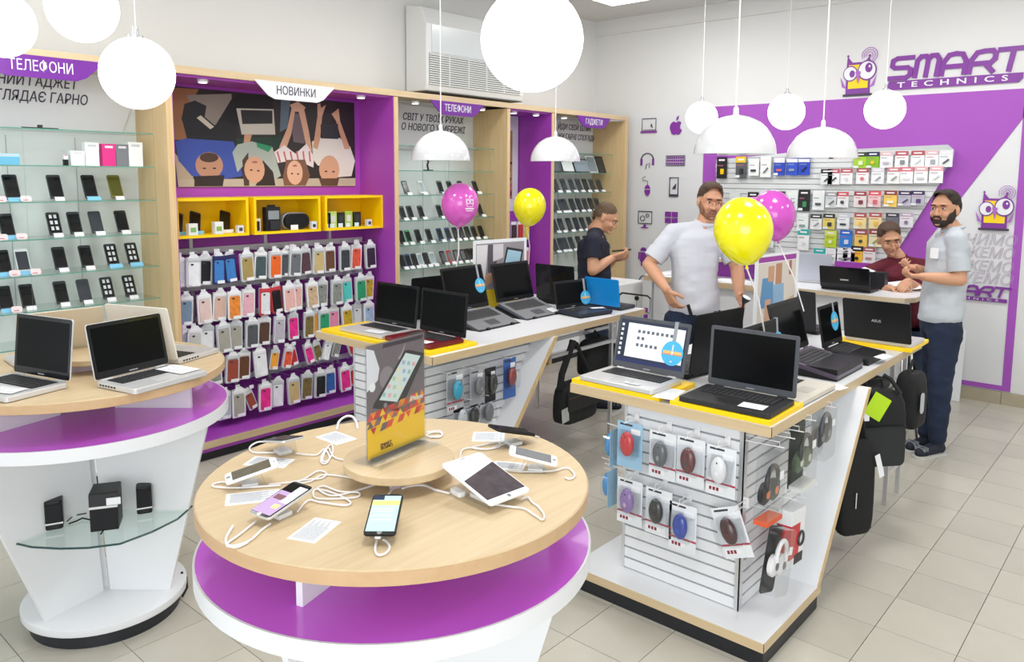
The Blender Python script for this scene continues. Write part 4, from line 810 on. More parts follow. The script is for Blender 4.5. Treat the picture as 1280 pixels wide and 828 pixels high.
# ================= PURPLE BAY =================
# poster
PO = thing('wall_poster', 'photo poster of four people lying upside down with a laptop, in the purple bay', 'poster', (XB+.004, 0, 0))
y0_, y1_, z0_, z1_ = 2.43, 3.90, 1.752, 2.405
def pq(x, y): u = (x-65)/915; tp = 185+(x-65)*.11; return (y0_+u*(y1_-y0_), z1_-(y-tp)/(695-tp)*(z1_-z0_))
pb = MB().box(0, .006, y0_, y1_, z0_, z1_).build('print', K('2b2422', .45, noise=.35, nscale=6.), PO)
PK = [0]
def pf(pts, c, nm='shape'):
    PK[0] += 1; return MB().prism([pq(*p) for p in pts], .006, .0062+.00008*PK[0], 'x').build(nm, K(c, .5), pb)
def pe(cx, cy_, rx, ry, c, nm, n=16): return pf([(cx+rx*math.cos(2*math.pi*k/n), cy_+ry*math.sin(2*math.pi*k/n)) for k in range(n)], c, nm)
pf([(66, 192), (185, 202), (150, 260), (105, 340), (125, 455), (70, 455)], '9c6a43', 'wood_floor'); pf([(70, 520), (145, 630), (145, 694), (80, 694)], 'b5a58f', 'light_floor'); pf([(80, 655), (980, 655), (980, 694), (80, 694)], 'b9ad9c', 'light_floor')
pf([(130, 230), (330, 225), (330, 330), (235, 390), (170, 345)], '8d857a', 'book'); pf([(105, 350), (120, 275), (165, 258), (215, 285), (205, 340), (250, 385), (330, 250), (360, 235), (350, 470), (140, 470)], '17181d', 'dark_trousers'); pf([(170, 345), (188, 332), (245, 390), (228, 402)], 'cfc6b4', 'paper_edge')
pf([(75, 462), (120, 448), (330, 465), (350, 520), (370, 640), (285, 655), (240, 640), (140, 640), (85, 560)], '3a52a8', 'blue_jumper')
pe(218, 585, 62, 68, 'b98a6e', 'man_face'); pe(218, 545, 42, 25, '4a3328', 'beard'); pf([(150, 640), (285, 635), (275, 692), (148, 692)], '2a1f1c', 'man_hair'); pe(195, 600, 8, 4, '2a1d18', 'eye'); pe(240, 600, 8, 4, '2a1d18', 'eye')
pf([(345, 450), (600, 440), (560, 500), (350, 500)], '1d3a30', 'green_top'); pf([(352, 230), (532, 243), (530, 303), (356, 300)], '1a1a1c', 'laptop_screen'); pf([(350, 298), (532, 305), (537, 432), (372, 430)], 'c8c4b8', 'laptop_deck'); pf([(370, 306), (525, 312), (524, 377), (376, 377)], '2b2b2d', 'laptop_keys')
pf([(385, 430), (420, 432), (400, 500), (378, 480)], 'c99a7a', 'forearm'); pf([(325, 520), (350, 480), (420, 465), (520, 495), (560, 640), (520, 665), (480, 600), (400, 560), (345, 620)], 'a9b3ab', 'plaid_shirt'); pf([(440, 470), (520, 492), (500, 520), (445, 495)], '2e8f62', 'green_collar')
pf([(370, 560), (400, 520), (400, 690), (375, 690)], '4a3527', 'girl_hair'); pf([(470, 560), (520, 620), (530, 690), (430, 690), (460, 640)], '2c211d', 'girl_hair'); pe(428, 608, 50, 68, 'd3a284', 'girl_face'); pe(412, 610, 7, 4, '3a2620', 'eye'); pe(446, 614, 7, 4, '3a2620', 'eye'); pe(430, 570, 14, 5, 'a85a52', 'mouth')
pf([(570, 260), (620, 255), (600, 400), (560, 420)], '5c6f7d', 'jeans'); pf([(620, 330), (690, 330), (690, 480), (630, 470)], '6e5f66', 'legs')
pf([(555, 495), (600, 400), (625, 300), (645, 305), (620, 430), (590, 505)], 'd4a688', 'arm'); pf([(660, 310), (690, 300), (715, 420), (730, 520), (700, 500), (680, 400)], 'd4a688', 'arm'); pf([(615, 285), (660, 270), (700, 300), (680, 322), (635, 318)], 'd8ad90', 'hands')
pf([(528, 520), (580, 485), (640, 530), (700, 480), (740, 545), (735, 600), (640, 560), (545, 575)], 'e3d9d8', 'striped_blouse')
for a in range(6): pf([(540+a*34, 520), (548+a*34, 515), (562+a*32, 570), (554+a*32, 572)], 'c0696c', 'stripe')
pf([(570, 640), (590, 560), (690, 560), (715, 640), (690, 690), (575, 690)], '7a543f', 'long_hair'); pe(633, 625, 42, 62, 'dcae92', 'young_face'); pe(618, 630, 6, 4, '3a2620', 'eye'); pe(650, 632, 6, 4, '3a2620', 'eye'); pe(634, 590, 12, 5, 'b0605a', 'mouth')
pf([(730, 470), (775, 450), (890, 455), (950, 500), (978, 570), (955, 645), (870, 650), (860, 600), (760, 590), (735, 560)], 'ddd9d0', 'white_tshirt')
pf([(735, 500), (765, 340), (790, 345), (775, 460), (760, 510)], 'cc9d7e', 'arm'); pf([(765, 285), (780, 280), (785, 305), (812, 290), (790, 345), (765, 340)], 'd2a587', 'hand'); pf([(845, 335), (885, 310), (892, 370), (870, 370)], 'd2a587', 'hand'); pf([(870, 370), (892, 370), (950, 510), (915, 510)], 'cc9d7e', 'arm'); pf([(780, 385), (880, 385), (880, 460), (780, 455)], '2e3133', 'belt_area')
pe(825, 610, 58, 70, 'd09f80', 'man_face'); pf([(765, 655), (880, 655), (870, 692), (780, 692)], '5a3f2c', 'man_hair'); pe(805, 620, 8, 4, '3a2620', 'eye'); pe(848, 622, 8, 4, '3a2620', 'eye')
# yellow wall boxes
def ybox(y0, y1, k):
    t = thing('yellow_box', 'yellow open-fronted wall box, %s of the three in the purple bay' % ['leftmost', 'middle', 'rightmost'][k], 'display box', (XB, y0, 1.43), group='yellow wall boxes')
    w = y1-y0; h = .255; d = .28; th = .018
    MB().box(.006, .014, 0, w, 0, h).build('back', YEL, t)
    for nm, b in (('bottom', (.014, d, 0, w, 0, th)), ('top', (.014, d, 0, w, h-th, h)), ('side', (.014, d, 0, th, th, h-th)), ('side', (.014, d, w-th, w, th, h-th))): MB().box(*b).build(nm, YEL, t)
for k, (a, b) in enumerate(((2.30, 2.80), (2.84, 3.375), (3.415, 3.955))): ybox(a, b, k)
ZB = 1.449
def blk(name, lab, cat, y, parts, x=-4.88, grp='gadgets in the yellow boxes'):
    t = thing(name, lab, cat, (x, y, ZB), group=grp)
    for nm, b, c in parts: MB().box(*b).build(nm, K(c, .4), t)
    return t
def lean(lab, y, card='7fc4e6', c='15171a'):
    t = thing('smartphone', lab, 'phone', M=Matrix.Translation((-4.90, y, ZB)), group='phones in the yellow boxes'); M = frame((0, 0, .01), (0, .95, -.3), (-.4, .25, .85))
    MB(M).rrect(.075, .15, .008, -.009, 0, (0, .075)).build('body', K(c, .35), t); MB(M).box(-.032, .032, .012, .138, 0, .0008).build('screen', K('0d0f11', .15), t); MB().prism([(.02, 0), (-.06, 0), (-.05, .03), (0, .008)], -.03, .03, 'y').build('holder', CLEAR, t)
    MB().box(.03, .032, -.045, .045, 0, .022).build('price_card', K(card, .6), t)
lean('black phone half hidden at the left end of the leftmost yellow box', 2.35); lean('black phone second from left in the leftmost yellow box', 2.47); lean('black phone at the right of the leftmost yellow box', 2.68, 'e8eaec')
blk('product_box', 'small white and green box left in the leftmost yellow box', 'box', 2.41, [('carton', (0, .04, -.03, .03, 0, .075), 'e6e9df'), ('green_print', (.04, .041, -.018, .018, .02, .05), '7fb06a')], -4.84)
blk('product_box', 'small white and green box between the phones in the leftmost yellow box', 'box', 2.585, [('carton', (0, .04, -.03, .03, 0, .08), 'e6e9df'), ('green_print', (.04, .041, -.018, .018, .02, .05), '8fae5a')], -4.84)
blk('webcam', 'little white round gadget at the right end of the leftmost yellow box', 'gadget', 2.745, [('body', (0, .03, -.022, .022, 0, .05), 'dfe2e6'), ('lens', (.03, .032, -.012, .012, .012, .035), '4b4350')], -4.84)
blk('product_box', 'slim white and black box at the left of the middle yellow box', 'box', 2.885, [('carton', (0, .02, -.02, .02, 0, .09), 'd9d2c0'), ('black_print', (.02, .021, -.012, .012, .005, .07), '1b1b1d')], -4.85)
t = blk('boxed_camera', 'black blister-boxed camera standing in the middle yellow box', 'camera', 3.005, [('carton', (0, .05, -.055, .055, 0, .165), '1c1d20'), ('clear_window', (.05, .052, -.04, .045, .08, .14), '8b9196'), ('hang_tab', (.02, .03, -.03, .03, .165, .18), '1c1d20'), ('lens_box', (.05, .07, -.035, .035, .01, .065), '2a2c30')], -4.88)
t = thing('headset', 'black virtual reality headset with label in the middle yellow box', 'headset', (-4.88, 3.20, ZB), group='gadgets in the yellow boxes'); MB(frame((0, 0, .06), (0, 1, 0), (0, 0, 1))).rrect(.2, .11, .05, -.02, .05).build('visor', BLACK, t, bevel=.006); MB(frame((0, 0, .06), (0, 1, 0), (0, 0, 1))).rrect(.215, .12, .055, -.03, .02).build('frame_band', K('a7abb0', .4), t); MB().box(.052, .054, -.06, .0, .0, .035).build('price_label', PAPER, t)
blk('webcam', 'little white round gadget at the right end of the middle yellow box', 'gadget', 3.325, [('body', (0, .03, -.022, .022, 0, .055), 'dfe2e6'), ('lens', (.03, .032, -.012, .012, .012, .035), '3b3350')], -4.84)
for k, (y, c) in enumerate([(3.455, '1b1c1e'), (3.51, 'b9d26e'), (3.585, '1b1c1e'), (3.655, 'a8c23c'), (3.735, '26211f')]):
    blk('product_box', '%s boxed smart watch, %s from the left in the rightmost yellow box' % ({'1b1c1e': 'black', 'b9d26e': 'pale green', 'a8c23c': 'lime', '26211f': 'dark brown'}[c], ORD[k]), 'box', y, [('carton', (0, .03, -.035, .035, 0, .11+.01*(k % 2)), c), ('window', (.03, .032, -.02, .02, .04, .09), 'd5d8cf' if k % 2 else '33363a'), ('tag', (.034, .036, -.03, .01, 0, .03), 'cfe3ea')], -4.87)
blk('webcam', 'little white round gadget at the right end of the rightmost yellow box', 'gadget', 3.83, [('body', (0, .03, -.022, .022, 0, .05), 'dfe2e6'), ('lens', (.03, .032, -.012, .012, .012, .035), '3b3350')], -4.84)
# hanging phone cases
bay2 = [o for o in bpy.data.objects if o.get('label', '').startswith('wide purple display bay')][0]
HKM = MB().use(ALU).tube([(-5.045, 0, .0), (-4.84, 0, .0), (-4.835, 0, .012)], .0022, 4).box(-5.045, -5.04, -.012, .012, -.015, .015).use(K('e4e6ea', .5)).box(-4.836, -4.834, -.016, .016, .0, .024).mesh('hook', [ALU, K('e4e6ea', .5)])
CM = {}
hash_ = lambda c: sum(ord(q) for q in c)
def case_pack(lab, y, z, c, kind, w=.085, h=.165, tilt=0, back=None, xx=-4.85):
    key = (c, kind, round(w, 3), round(h, 3), back)
    t = thing('phone_case_pack', lab, 'phone case', M=Matrix.Translation((xx, y, z)) @ Matrix.Rotation(rd(tilt), 4, 'X'), group='packed phone cases on hooks')
    F = frame((0, 0, 0), (0, 1, 0), (0, 0, 1))
    if key not in CM:
        L = []
        bc = back or ('ebecee' if kind in 'wr' else 'cfd3d6')
        m1 = MB(F).rrect(w, h, .008, -.006, 0, (0, 0), k=2); L.append(('backing', m1.mesh('backing', [K(bc, .45)])))
        m2 = MB(F).rrect(w*.76, h*.78, .012, 0, .005, (0, -h*.05), k=3); L.append(('case', m2.mesh('case', [K(c, .35, noise=(.5 if hash_(c) % 3 == 0 else .12), nscale=(45. if hash_(c) % 2 else 18.))])))
        m3 = MB(F).rrect(w*.9, .02, .004, 0, .0065, (0, h/2-.012), k=2); L.append(('header', m3.mesh('header', [K(bc, .5)])))
        m4 = MB(F).box(-w*.15, w*.42, -h/2+.006, -h/2+.026, .005, .008); L.append(('price_label', m4.mesh('price_label', [K('eef0f2', .6)])))
        m5 = MB(F).rrect(w*.2, .012, .005, .005, .0057, (-w*.12, h*.26), k=2); L.append(('camera_hole', m5.mesh('camera_hole', [K('3a3a3c', .4)])))
        if kind == 'b': m6 = MB(F).rrect(w, h, .008, -.02, -.006, (0, 0), k=2); L.append(('deep_tray', m6.mesh('deep_tray', [K('b9bdc1', .4)])))
        CM[key] = L
    for nm, me in CM[key]: obj(nm, me, t)
    for q in range(2):
        kk_ = ('bk', key, q)
        if kk_ not in CM: CM[kk_] = MB(F).rrect(w*.98, h*.98, .008, -.022-.018*q, -.012-.018*q, (.006+.006*q, .003), k=2).mesh('pack_behind', [K(['c9ccd0', 'e2e4e7', '9a9ea6', 'd9cfd2'][(hash_(c)+q) % 4], .45)])
        obj('pack_behind', CM[kk_], t)
    if ('hh', w) not in CM: CM[('hh', w)] = MB(F).prism([(-w*.36, h/2-.002), (w*.36, h/2-.002), (w*.2, h/2+.022), (-w*.2, h/2+.022)], -.004, .001).mesh('hang_tab', [K('e6e8ea', .5)])
    obj('hang_tab', CM[('hh', w)], t)
    obj('hook', HKM, bay2, Matrix.Translation((0, y, z+h/2+.012)))
CN = {'eceff1': 'white', '1c1d20': 'black', '3f7fc4': 'blue', 'a8925a': 'olive gold', '4a5a5f': 'dark patterned', 'e8692a': 'orange', '6c7076': 'grey', '5b3e48': 'dark rose', 'c9b27c': 'beige gold', '6b4632': 'brown', '3a3f44': 'charcoal', 'e2573e': 'red', '35283a': 'dark purple', '7d96ab': 'steel blue', 'e3c8c0': 'blush floral', 'd9b6a6': 'white with red tree', 'e88b3a': 'rainbow', 'e6b0bd': 'pale pink', 'dfe3e6': 'pale white', 'e0405a': 'pink', 'e7b5ae': 'rose gold', 'c8ad8c': 'tan', '8a8f88': 'stone grey', '57c8c0': 'turquoise', '2c9a6a': 'green and black', 'c4a430': 'mustard', 'b8c4c9': 'silvery', 'c9cbc5': 'clear', 'a9a79a': 'taupe', '55585c': 'marble dark', '5a4036': 'dark brown', 'b9b2bf': 'lilac', 'e62f8c': 'hot pink', '7a6a3c': 'khaki', 'f0a63a': 'amber', 'eb8fb0': 'candy pink', 'a9c3dd': 'light blue', '9a4a3a': 'rust', 'c2303a': 'crimson', '2f62a8': 'deep blue', 'd7c8ce': 'pale lilac'}
def px2y(lst, oy, s, ox): return lst
case_rows = [
 (1.21, 'top', [(223, 'dfe3e6', 'w'), (239.3, 'eceff1', 'b'), (256, '1c1d20', 'b'), (271, '3f7fc4', 'n'), (288, '3f7fc4', 'n'), (306.8, 'a8925a', 'b'), (326, '4a5a5f', 'w'), (342, 'e8692a', 'b'), (358, '55585c', 'w'), (367, '6c7076', 'b'), (382, '5b3e48', 'b'), (396, 'c9b27c', 'b'), (412.7, '6b4632', 'w'), (429, '3a3f44', 'b'), (445.7, 'e2573e', 'w'), (461, '35283a', 'b')]),
 (.96, 'second', [(232.3, '7d96ab', 'w'), (253.5, 'e3c8c0', 'w'), (275, 'd9b6a6', 'w'), (291, 'e88b3a', 'w'), (310.8, 'e6b0bd', 'w'), (329, 'dfe3e6', 'r'), (346, '1c1d20', 'r'), (360, 'e7b5ae', 'w'), (371, 'e7b5ae', 'w'), (388.4, 'c8ad8c', 'w'), (403, '8a8f88', 'b'), (419, '8a8f88', 'b'), (433.9, '57c8c0', 'b'), (449, '2c9a6a', 'b'), (461, 'c4a430', 'w')]),
 (.745, 'third', [(229, 'b8c4c9', 'w'), (241, 'c9cbc5', 'w'), (259, 'eceff1', 'b'), (277.8, 'a9a79a', 'b'), (295, 'a9a79a', 'b'), (313, '55585c', 'b'), (330.4, '5a4036', 'w'), (347, 'b9b2bf', 'n'), (367, 'e62f8c', 'n'), (384, '7a6a3c', 'n'), (394, 'f0a63a', 'b'), (403, '2c9a6a', 'b'), (417.4, 'eb8fb0', 'w'), (432, 'c4a430', 'w'), (447, 'dfe3e6', 'n'), (459, 'a9c3dd', 'w')]),
 (.53, 'fourth', [(268, '8a8f88', 'w'), (288, '9a4a3a', 'b'), (304.5, '6b4632', 'w'), (323, 'eceff1', 'w'), (343, 'f0a63a', 't'), (357, 'e2573e', 't'), (366, 'c2303a', 't'), (384, 'e62f8c', 't'), (397, '7a6a3c', 't'), (406, 'eceff1', 't'), (421, '8a8f88', 't'), (437, 'c2303a', 't'), (452, '55585c', 't')]),
 (.28, 'bottom', [(280, 'b8c4c9', 'w'), (295.8, 'a9a79a', 'w'), (313, '9a4a3a', 't'), (328.8, 'e62f8c', 'w'), (346.8, 'eceff1', 'b'), (364.8, 'c9b27c', 'b'), (383.7, '7a6a3c', 'b'), (398, '1c1d20', 'b'), (412.7, '2f62a8', 'w'), (429.2, 'e62f8c', 'w'), (441, 'c2303a', 't'), (454, '2f62a8', 'w')])]
ry = {1.21: (337, -.045), .96: (389, -.10), .745: (425, -.12), .53: (457, -.16), .28: (500, -.19)}
for z, rn, L in case_rows:
    for i, (px, c, k) in enumerate(L):
        a, s = ry[z]; y = cy(px, a+(px-240)*s, -4.85)
        if y > 3.925: y = 3.92-.035*0
        tl = rp.uniform(-5, 5) + (rp.choice([-14, 16, 10]) if k == 't' else 0)
        case_pack('%s phone case%s, %s from left on %s hook row' % (CN[c], {'w': ' in white frame', 'b': ' in tray', 'n': ' on card', 't': ', askew', 'r': ' with red edge'}[k], ORD[i], rn), y, z, c, k, .098 if k in 'wb' else (.086 if k in 'nr' else .068), .19 if k != 't' else .145, tl, 'c9404a' if k == 'r' else ('2b2a60' if c == '3f7fc4' else None), -4.85+(.028 if i % 2 else 0))
# price strips clipped on the rails
for k, (px, py_) in enumerate([(271, 315), (308, 313), (365, 309), (396, 307), (445, 303)]):
    p = ATX(px, py_, -4.83); one('price_strip', MB().box(0, .002, -.02, .02, -.02, .02), 'white price strip, %s along the top hook row' % ORD[k], 'price label', 'white price strips', K('d8d4dc', .5), p)
# narrow purple bay: poster and packs
q = thing('wall_poster', 'tall narrow poster with a tree trunk picture at the back of the narrow purple bay', 'poster', (XB+.004, 0, 0))
MB().box(0, .006, 5.40, 5.885, 1.50, 2.42).build('print', K('dcdde0', .5), q); MB().box(.006, .007, 5.44, 5.80, 1.62, 2.28).build('trunk_picture', wood('print_bark', hexc('8a6a4a'), hexc('c9a678'), 2, 3), q)
fl_ = MB()
for k in range(110): a, b = 5.45+rp.uniform(0, .32), 1.62+rp.uniform(0, .36); fl_.use(K('b04a7a' if k % 3 else '2e1a24', .5)).box(.0072, .0074+.0001*(k % 5), a, a+.03, b, b+.025)
o = fl_.build('flower_print', None, q); o['kind'] = 'stuff'
bay4 = [o for o in bpy.data.objects if o.get('label', '').startswith('narrow purple')][0]
for k, (px, py_, c, nm) in enumerate([(642, 300, '3a2a2c', 'dark'), (650, 300, 'b8352f', 'red'), (658, 300, 'd8c83a', 'yellow'), (642, 330, 'a02c34', 'crimson'), (650, 328, 'c7b83a', 'mustard'), (658, 328, 'd87f9b', 'pink')]):
    p = ATX(px, py_, -4.88); y, z = min(p.y, 5.85), (1.32 if k < 3 else 1.06)
    t = thing('gadget_pack', '%s gadget pack %s in the narrow purple bay' % (nm, 'on the upper row' if k < 3 else 'on the lower row'), 'pack', (-4.88, y, z), group='packs in the narrow purple bay'); MB().box(-.02, 0, -.035, .035, -.09, .09).build('card', K('e5e6e8', .5), t); MB().box(0, .012, -.03, .03, -.075, .06).build('item', K(c, .4), t)
    MB().tube([(-5.045, y, z+.095), (-4.87, y, z+.095)], .0025, 4).build('hook', ALU, bay4)

# ================= SLATWALL ON THE BACK WALL =================
SWL = mat('slatwall_white', hexc('d9dcdb'), .45)
sw = thing('slatwall_panel', 'large white slatwall panel full of small packs on the purple back wall', 'slatwall', (0, 7.37, 0))
outl = [(900, 335), (897, 200), (1000, 190), (1060, 187), (1186, 181), (1194, 188), (1192, 200), (1180, 215), (1178, 226), (1112, 330), (1100, 340)]
base = [ic(*p) for p in outl]
MB().prism(base, -.03, -.0125, 'y').build('backing', K('b9bdbd', .6), sw)
# horizontal slats clipped to the outline
def clipx(z):
    xs = []
    for (xa, za), (xb, zb) in zip(base, base[1:]+base[:1]):
        if (za-z)*(zb-z) < 0: xs.append(xa+(xb-xa)*(z-za)/(zb-za))
    return (min(xs), max(xs)) if len(xs) >= 2 else None
zt_ = max(b for a, b in base); zb_ = min(b for a, b in base); z = zb_+.012; kk = 0
while z < zt_-.03:
    a = clipx(z+.005); b = clipx(z+.042)
    if a and b: MB().prism([(a[0], z), (a[1], z), (b[1], z+.043), (b[0], z+.043)], -.042, -.03, 'y').build('slat', SWL, sw)
    z += .05
RED = 'b4545e'
it_ = lambda c: c

def wpack(px, py, w, h, head, body, item, lab, twist=0):
    p = ATY(px, py, 7.29); t = thing('accessory_pack', lab, 'pack', M=Matrix.Translation((p.x, 7.29, p.z)) @ Matrix.Rotation(rd(twist), 4, 'Y'), group='small packs on the back slatwall')
    MB().box(-w/2, w/2, 0, .012, -h/2, h/2).build('card', K(body, .5), t); MB().box(-w/2, w/2, -.001, 0, h*.22, h/2).build('header', K(head, .5), t)
    q = MB(); kd = rp.randrange(4)
    if kd == 0: q.rrect(w*.34, h*.26, .006, -.010, 0, (w*.08, -h*.18), 'y', 2)
    elif kd == 1: q.prism([(-w*.2, -h*.28), (-w*.1, -h*.32), (w*.28, -h*.08), (w*.2, -h*.02)], -.010, 0, 'y')
    elif kd == 2: q.disc(w*.15, -.010, 0, (0, -h*.16), 12, 'y')
    else: q.rrect(w*.5, h*.13, .006, -.010, 0, (0, -h*.2), 'y', 2)
    q.build('item', K(it_(item), .4), t)
    MB().box(-w*.4, w*(.0+.3*rp.random()), -.0006, 0, h*.08, h*.12).build('print_line', K('8a8d92' if kd % 2 else 'b5606a', .5), t); MB().box(-w*.3, w*.3, -.0016, -.001, h*.32, h*.40).build('header_print', K('efe9ea', .5), t)
    if rp.random() < .6: MB().box(-w*.5, -w*.1, -.002, -.0008, -h*.48, -h*.36).build('price_label', PAPER, t)
    MB().tube([(0, .012, h/2-.01), (0, .04, h/2-.01)], .003, 4).build('hook', ALU, t)
wp = [
 ('top row', 207, [(902, '17181a', '1b1c1e', 'f2c400', 1.5), (926, 'e8c21a', '55585a', '2b2d30', 1.5), (942, 'e9ecea', 'e9ecea', '3a3d40', 1.2), (957, 'e9ecea', 'e9ecea', '6b6f72', 1.4), (974, 'e9e6ea', '2446b8', 'c86a78', 1.2), (990, 'e9ecea', '2b50c0', '8d98a5', 1.2), (1005, 'e9ecf0', '2446b8', '1f2226', 1.2)]),
 ('upper right row', 201, [(1075, '2a3a1e', '9ac62a', 'dfe8b8', 1.), (1091, '1f2350', '7fb51e', 'e6b93a', 1.), (1108, 'd8b6ba', 'e6e6e8', 'b9bcc0', 1.), (1127, RED, 'e9e9ea', '85888c', 1.), (1147, 'a84a52', 'e6e9e8', 'c9ced0', 1.), (1165, 'd8b2b6', 'e9e9ea', 'a0a4a8', 1.), (1182, 'd9dcdd', 'e3e6e6', '4a4a4e', 1.)]),
 ('second row right', 221, [(1033, '2a2c2e', 'dfe2e2', '3c3e42', 1.), (1042, RED, 'e9e9ea', '2f3134', 1.), (1058, RED, 'e9e9ea', 'd3d6d8', 1.), (1078, 'a8525a', 'eceaea', 'c9747c', 1.), (1097, 'd5cfd8', 'e8e8ea', 'b0aab5', 1.), (1117, 'c98488', 'e9e9e6', '9a9ea2', 1.), (1133, 'd07a84', 'ecebec', 'dfe1e3', 1.), (1151, 'd7a8ac', 'ecebec', 'c5c9cc', 1.), (1170, 'dca9ae', 'ecebec', 'd5d8da', 1.)]),
 ('third row', 250, [(918, 'dfe8e4', 'dfe8e2', '9fb86a', 1.3), (941, '1d2022', '26292c', '565068', 1.3), (957, 'dfe8e4', 'e3e8e6', 'a05058', 1.3), (974, '1d2022', '222527', '55565a', 1.3), (990, 'e3eae6', 'e0e6e3', '9aa39e', 1.3), (1005, '17191b', '202325', '3f8a5a', 1.4), (1023, 'e6eae8', 'e3e8e6', '55585c', 1.3), (1039, '9a9ea2', 'cfd2d4', '6b6e72', 1.), (1053, 'c9525c', 'e6e6e6', '3c3e40', 1.), (1075, '9c3a44', 'e9dcdc', '7d3540', 1.), (1093, 'd9565e', 'e9c4c6', 'd06a72', 1.), (1113, '8a3a36', 'efc860', 'f0efe9', 1.), (1131, '40305a', 'b9b6c4', '54406e', .9), (1147, '40305a', 'b9b6c4', '54406e', .9)]),
 ('fourth row', 277, [(1003, 'dfe6e2', 'e6ebe8', '88a09a', 1.2), (1020, '3a3c3e', 'e3e6e4', '9a9ca0', 1.), (1036, '20303a', 'e3cf6a', '3a3c3e', 1.), (1054, 'c9ced2', 'e6e8ea', '3c3e42', 1.), (1075, 'b4545e', 'efd9a0', 'eac452', 1.), (1094, 'b4545e', 'efd9a0', 'eac452', 1.), (1115, '3a3a44', '6a6a74', '8a8a94', .9), (1133, 'b9a8bc', 'e3e0e6', '8a7a92', .9)]),
 ('fifth row', 299, [(960, '3aaea6', 'e3e6e4', 'cfd3d2', 1.), (1004, '2aa8a0', 'e9ecea', 'dfe3e2', 1.4), (1038, 'cfd85a', 'b6cf2a', 'e3e8c0', 1.1), (1057, '2a62c0', '2f7ad0', 'cfd8e6', 1.1), (1076, 'a04a50', 'efc860', '4a4a4e', 1.1), (1094, '9c464e', 'e9dfb6', '8a9a5a', 1.1)]),
 ('lowest row', 320, [(975, 'dfe3e2', 'e9ecea', '6a7a88', 1.), (1024, '28b0ac', '2ab4ae', '3cc0ba', 1.), (1039, 'e3e6e8', 'eceef0', 'b9bcc0', 1.), (1052, 'e3e6e8', 'eceef0', '9a9ca4', 1.), (1061, 'e3e6e8', 'eceef0', '7a6a8a', 1.), (1071, '1d1f20', 'f0b820', '2a2a2a', 1.2), (1086, 'a85a60', 'e6e0e0', 'b98a8e', 1.)])]
for rn, py_, L in wp:
    for i, (px, hd, bd, it, hh) in enumerate(L):
        sl_ = (px-1040)*-.02
        wpack(px, py_+sl_, .105, .14*hh, hd, bd, it, 'small accessory pack, %s from the left in the %s of the back slatwall' % (ORD[i], rn), 0)
# hook bars on lines between
# ================= MOUSE PACKS ON TABLE A =================
def mouse_mb(M, c): return MB(M).ball((0, 0, 0), .5, .058, .105, .04, 16, 10)
def mouse_pack(lab, M, c1, c2=None, card='e3e6ea', red=True, side=False, w=.125, h=.20, head='mouse'):
    t = thing('mouse_pack', lab, 'mouse pack', M=M, group='packed computer mice on hooks')
    MB().box(-w/2, w/2, -h/2, h/2, -.002, 0).build('card', K(card, .5), t)
    if red: MB(Matrix.Rotation(-.0, 4, 'Z')).box(-w/2, w/2, -h*.26, -h*.22, 0, .0006).build('red_stripe', K('b03a52', .5), t)
    if red: MB().box(-w*.42, w*.1, -h*.42, -h*.32, 0, .0006).build('model_panel', K('f0f0f2', .5), t)
    if red:
        for k in range(3): MB().box(-w*.38+k*.015, -w*.38+k*.015+.011, -h*.41, -h*.34, .0006, .0009).build('printed_square', K('8a2a3c', .5), t)
    b = MB().ball((0, h*.06, .022), 1, .033, .055, .021, 20, 12).build('mouse', K(c1, .25, coat=.4), t, True)
    MB().box(-.0025, .0025, h*.06+.018, h*.06+.036, .036, .0395).build('scroll_wheel', K('1a1a1c', .4), b)
    if c2: MB().ball((0, h*.06-.006, .0215), 1, .024, .040, .0218, 16, 10).build('mouse_shell', K(c2, .25, coat=.3), b, True)
    MB().box(w*.05, w*.42, h*.26, h*.38, .0008, .0015).build('price_label', PAPER, t); MB().box(-w*.4, w*.1, h*.42, h*.46, 0, .0005).build('brand_print', K('3a3a40', .5), t)
    MB().rrect(w*.9, h*.55, .015, 0, .043, (0, h*.05), 'z', 3).build('blister', CLEAR, t)
    return t
def front(px, py_, tw=0, y=2.775): p = ATY(px, py_, y); return Matrix.Translation((p.x, y, p.z)) @ Matrix.Rotation(math.pi/2, 4, 'X') @ Matrix.Rotation(rd(tw), 4, 'Z')
MP = [('red mouse on blue card, first in the upper row of the right table', 787, 557, 0, 'c8202c', None, '9cc4de', False), ('grey mouse pack, second in the upper row of the right table', 828, 570, 0, '55585e', '8a8d92', 'e3e6ea', True), ('black and red mouse pack, third in the upper row of the right table', 863, 578, 0, '5a1a20', '3a3c42', 'e3e6ea', True), ('white mouse pack, fourth in the upper row of the right table', 901, 590, 0, 'e6e6e8', 'f0f0f0', 'e3e6ea', True),
      ('lilac patterned mouse pack, first in the lower row of the right table', 787, 628, 0, '8a6aa8', 'c9a8c0', 'e3e6ea', True), ('black mouse pack, second in the lower row of the right table', 823, 641, 0, '141416', '303238', 'e3e6ea', True), ('blue mouse pack, third in the lower row of the right table', 853, 660, 0, '1c3a9c', '2a50b8', 'e3e6ea', True), ('dark red mouse pack hanging askew at the right of the lower row', 915, 666, 22, '3a1218', '5a1a22', 'e3e6ea', True)]
hk2 = MB().tube([(0, 0, 0), (0, -.10, .004)], .0022, 4).tube([(0, 0, .022), (0, -.085, .024), (0, -.085, .004)], .0016, 4).box(-.012, .012, -.003, 0, -.012, .03).mesh('hook', [WIRE])
for lab, px, py_, tw, c1, c2, cd_, rdd in MP:
    M = front(px, py_, tw); mouse_pack(lab, M, c1, c2, cd_, rdd); obj('hook', hk2, TA, Matrix.Translation((M.translation.x+(.03 if tw else 0), 2.828, M.translation.z+.105)))
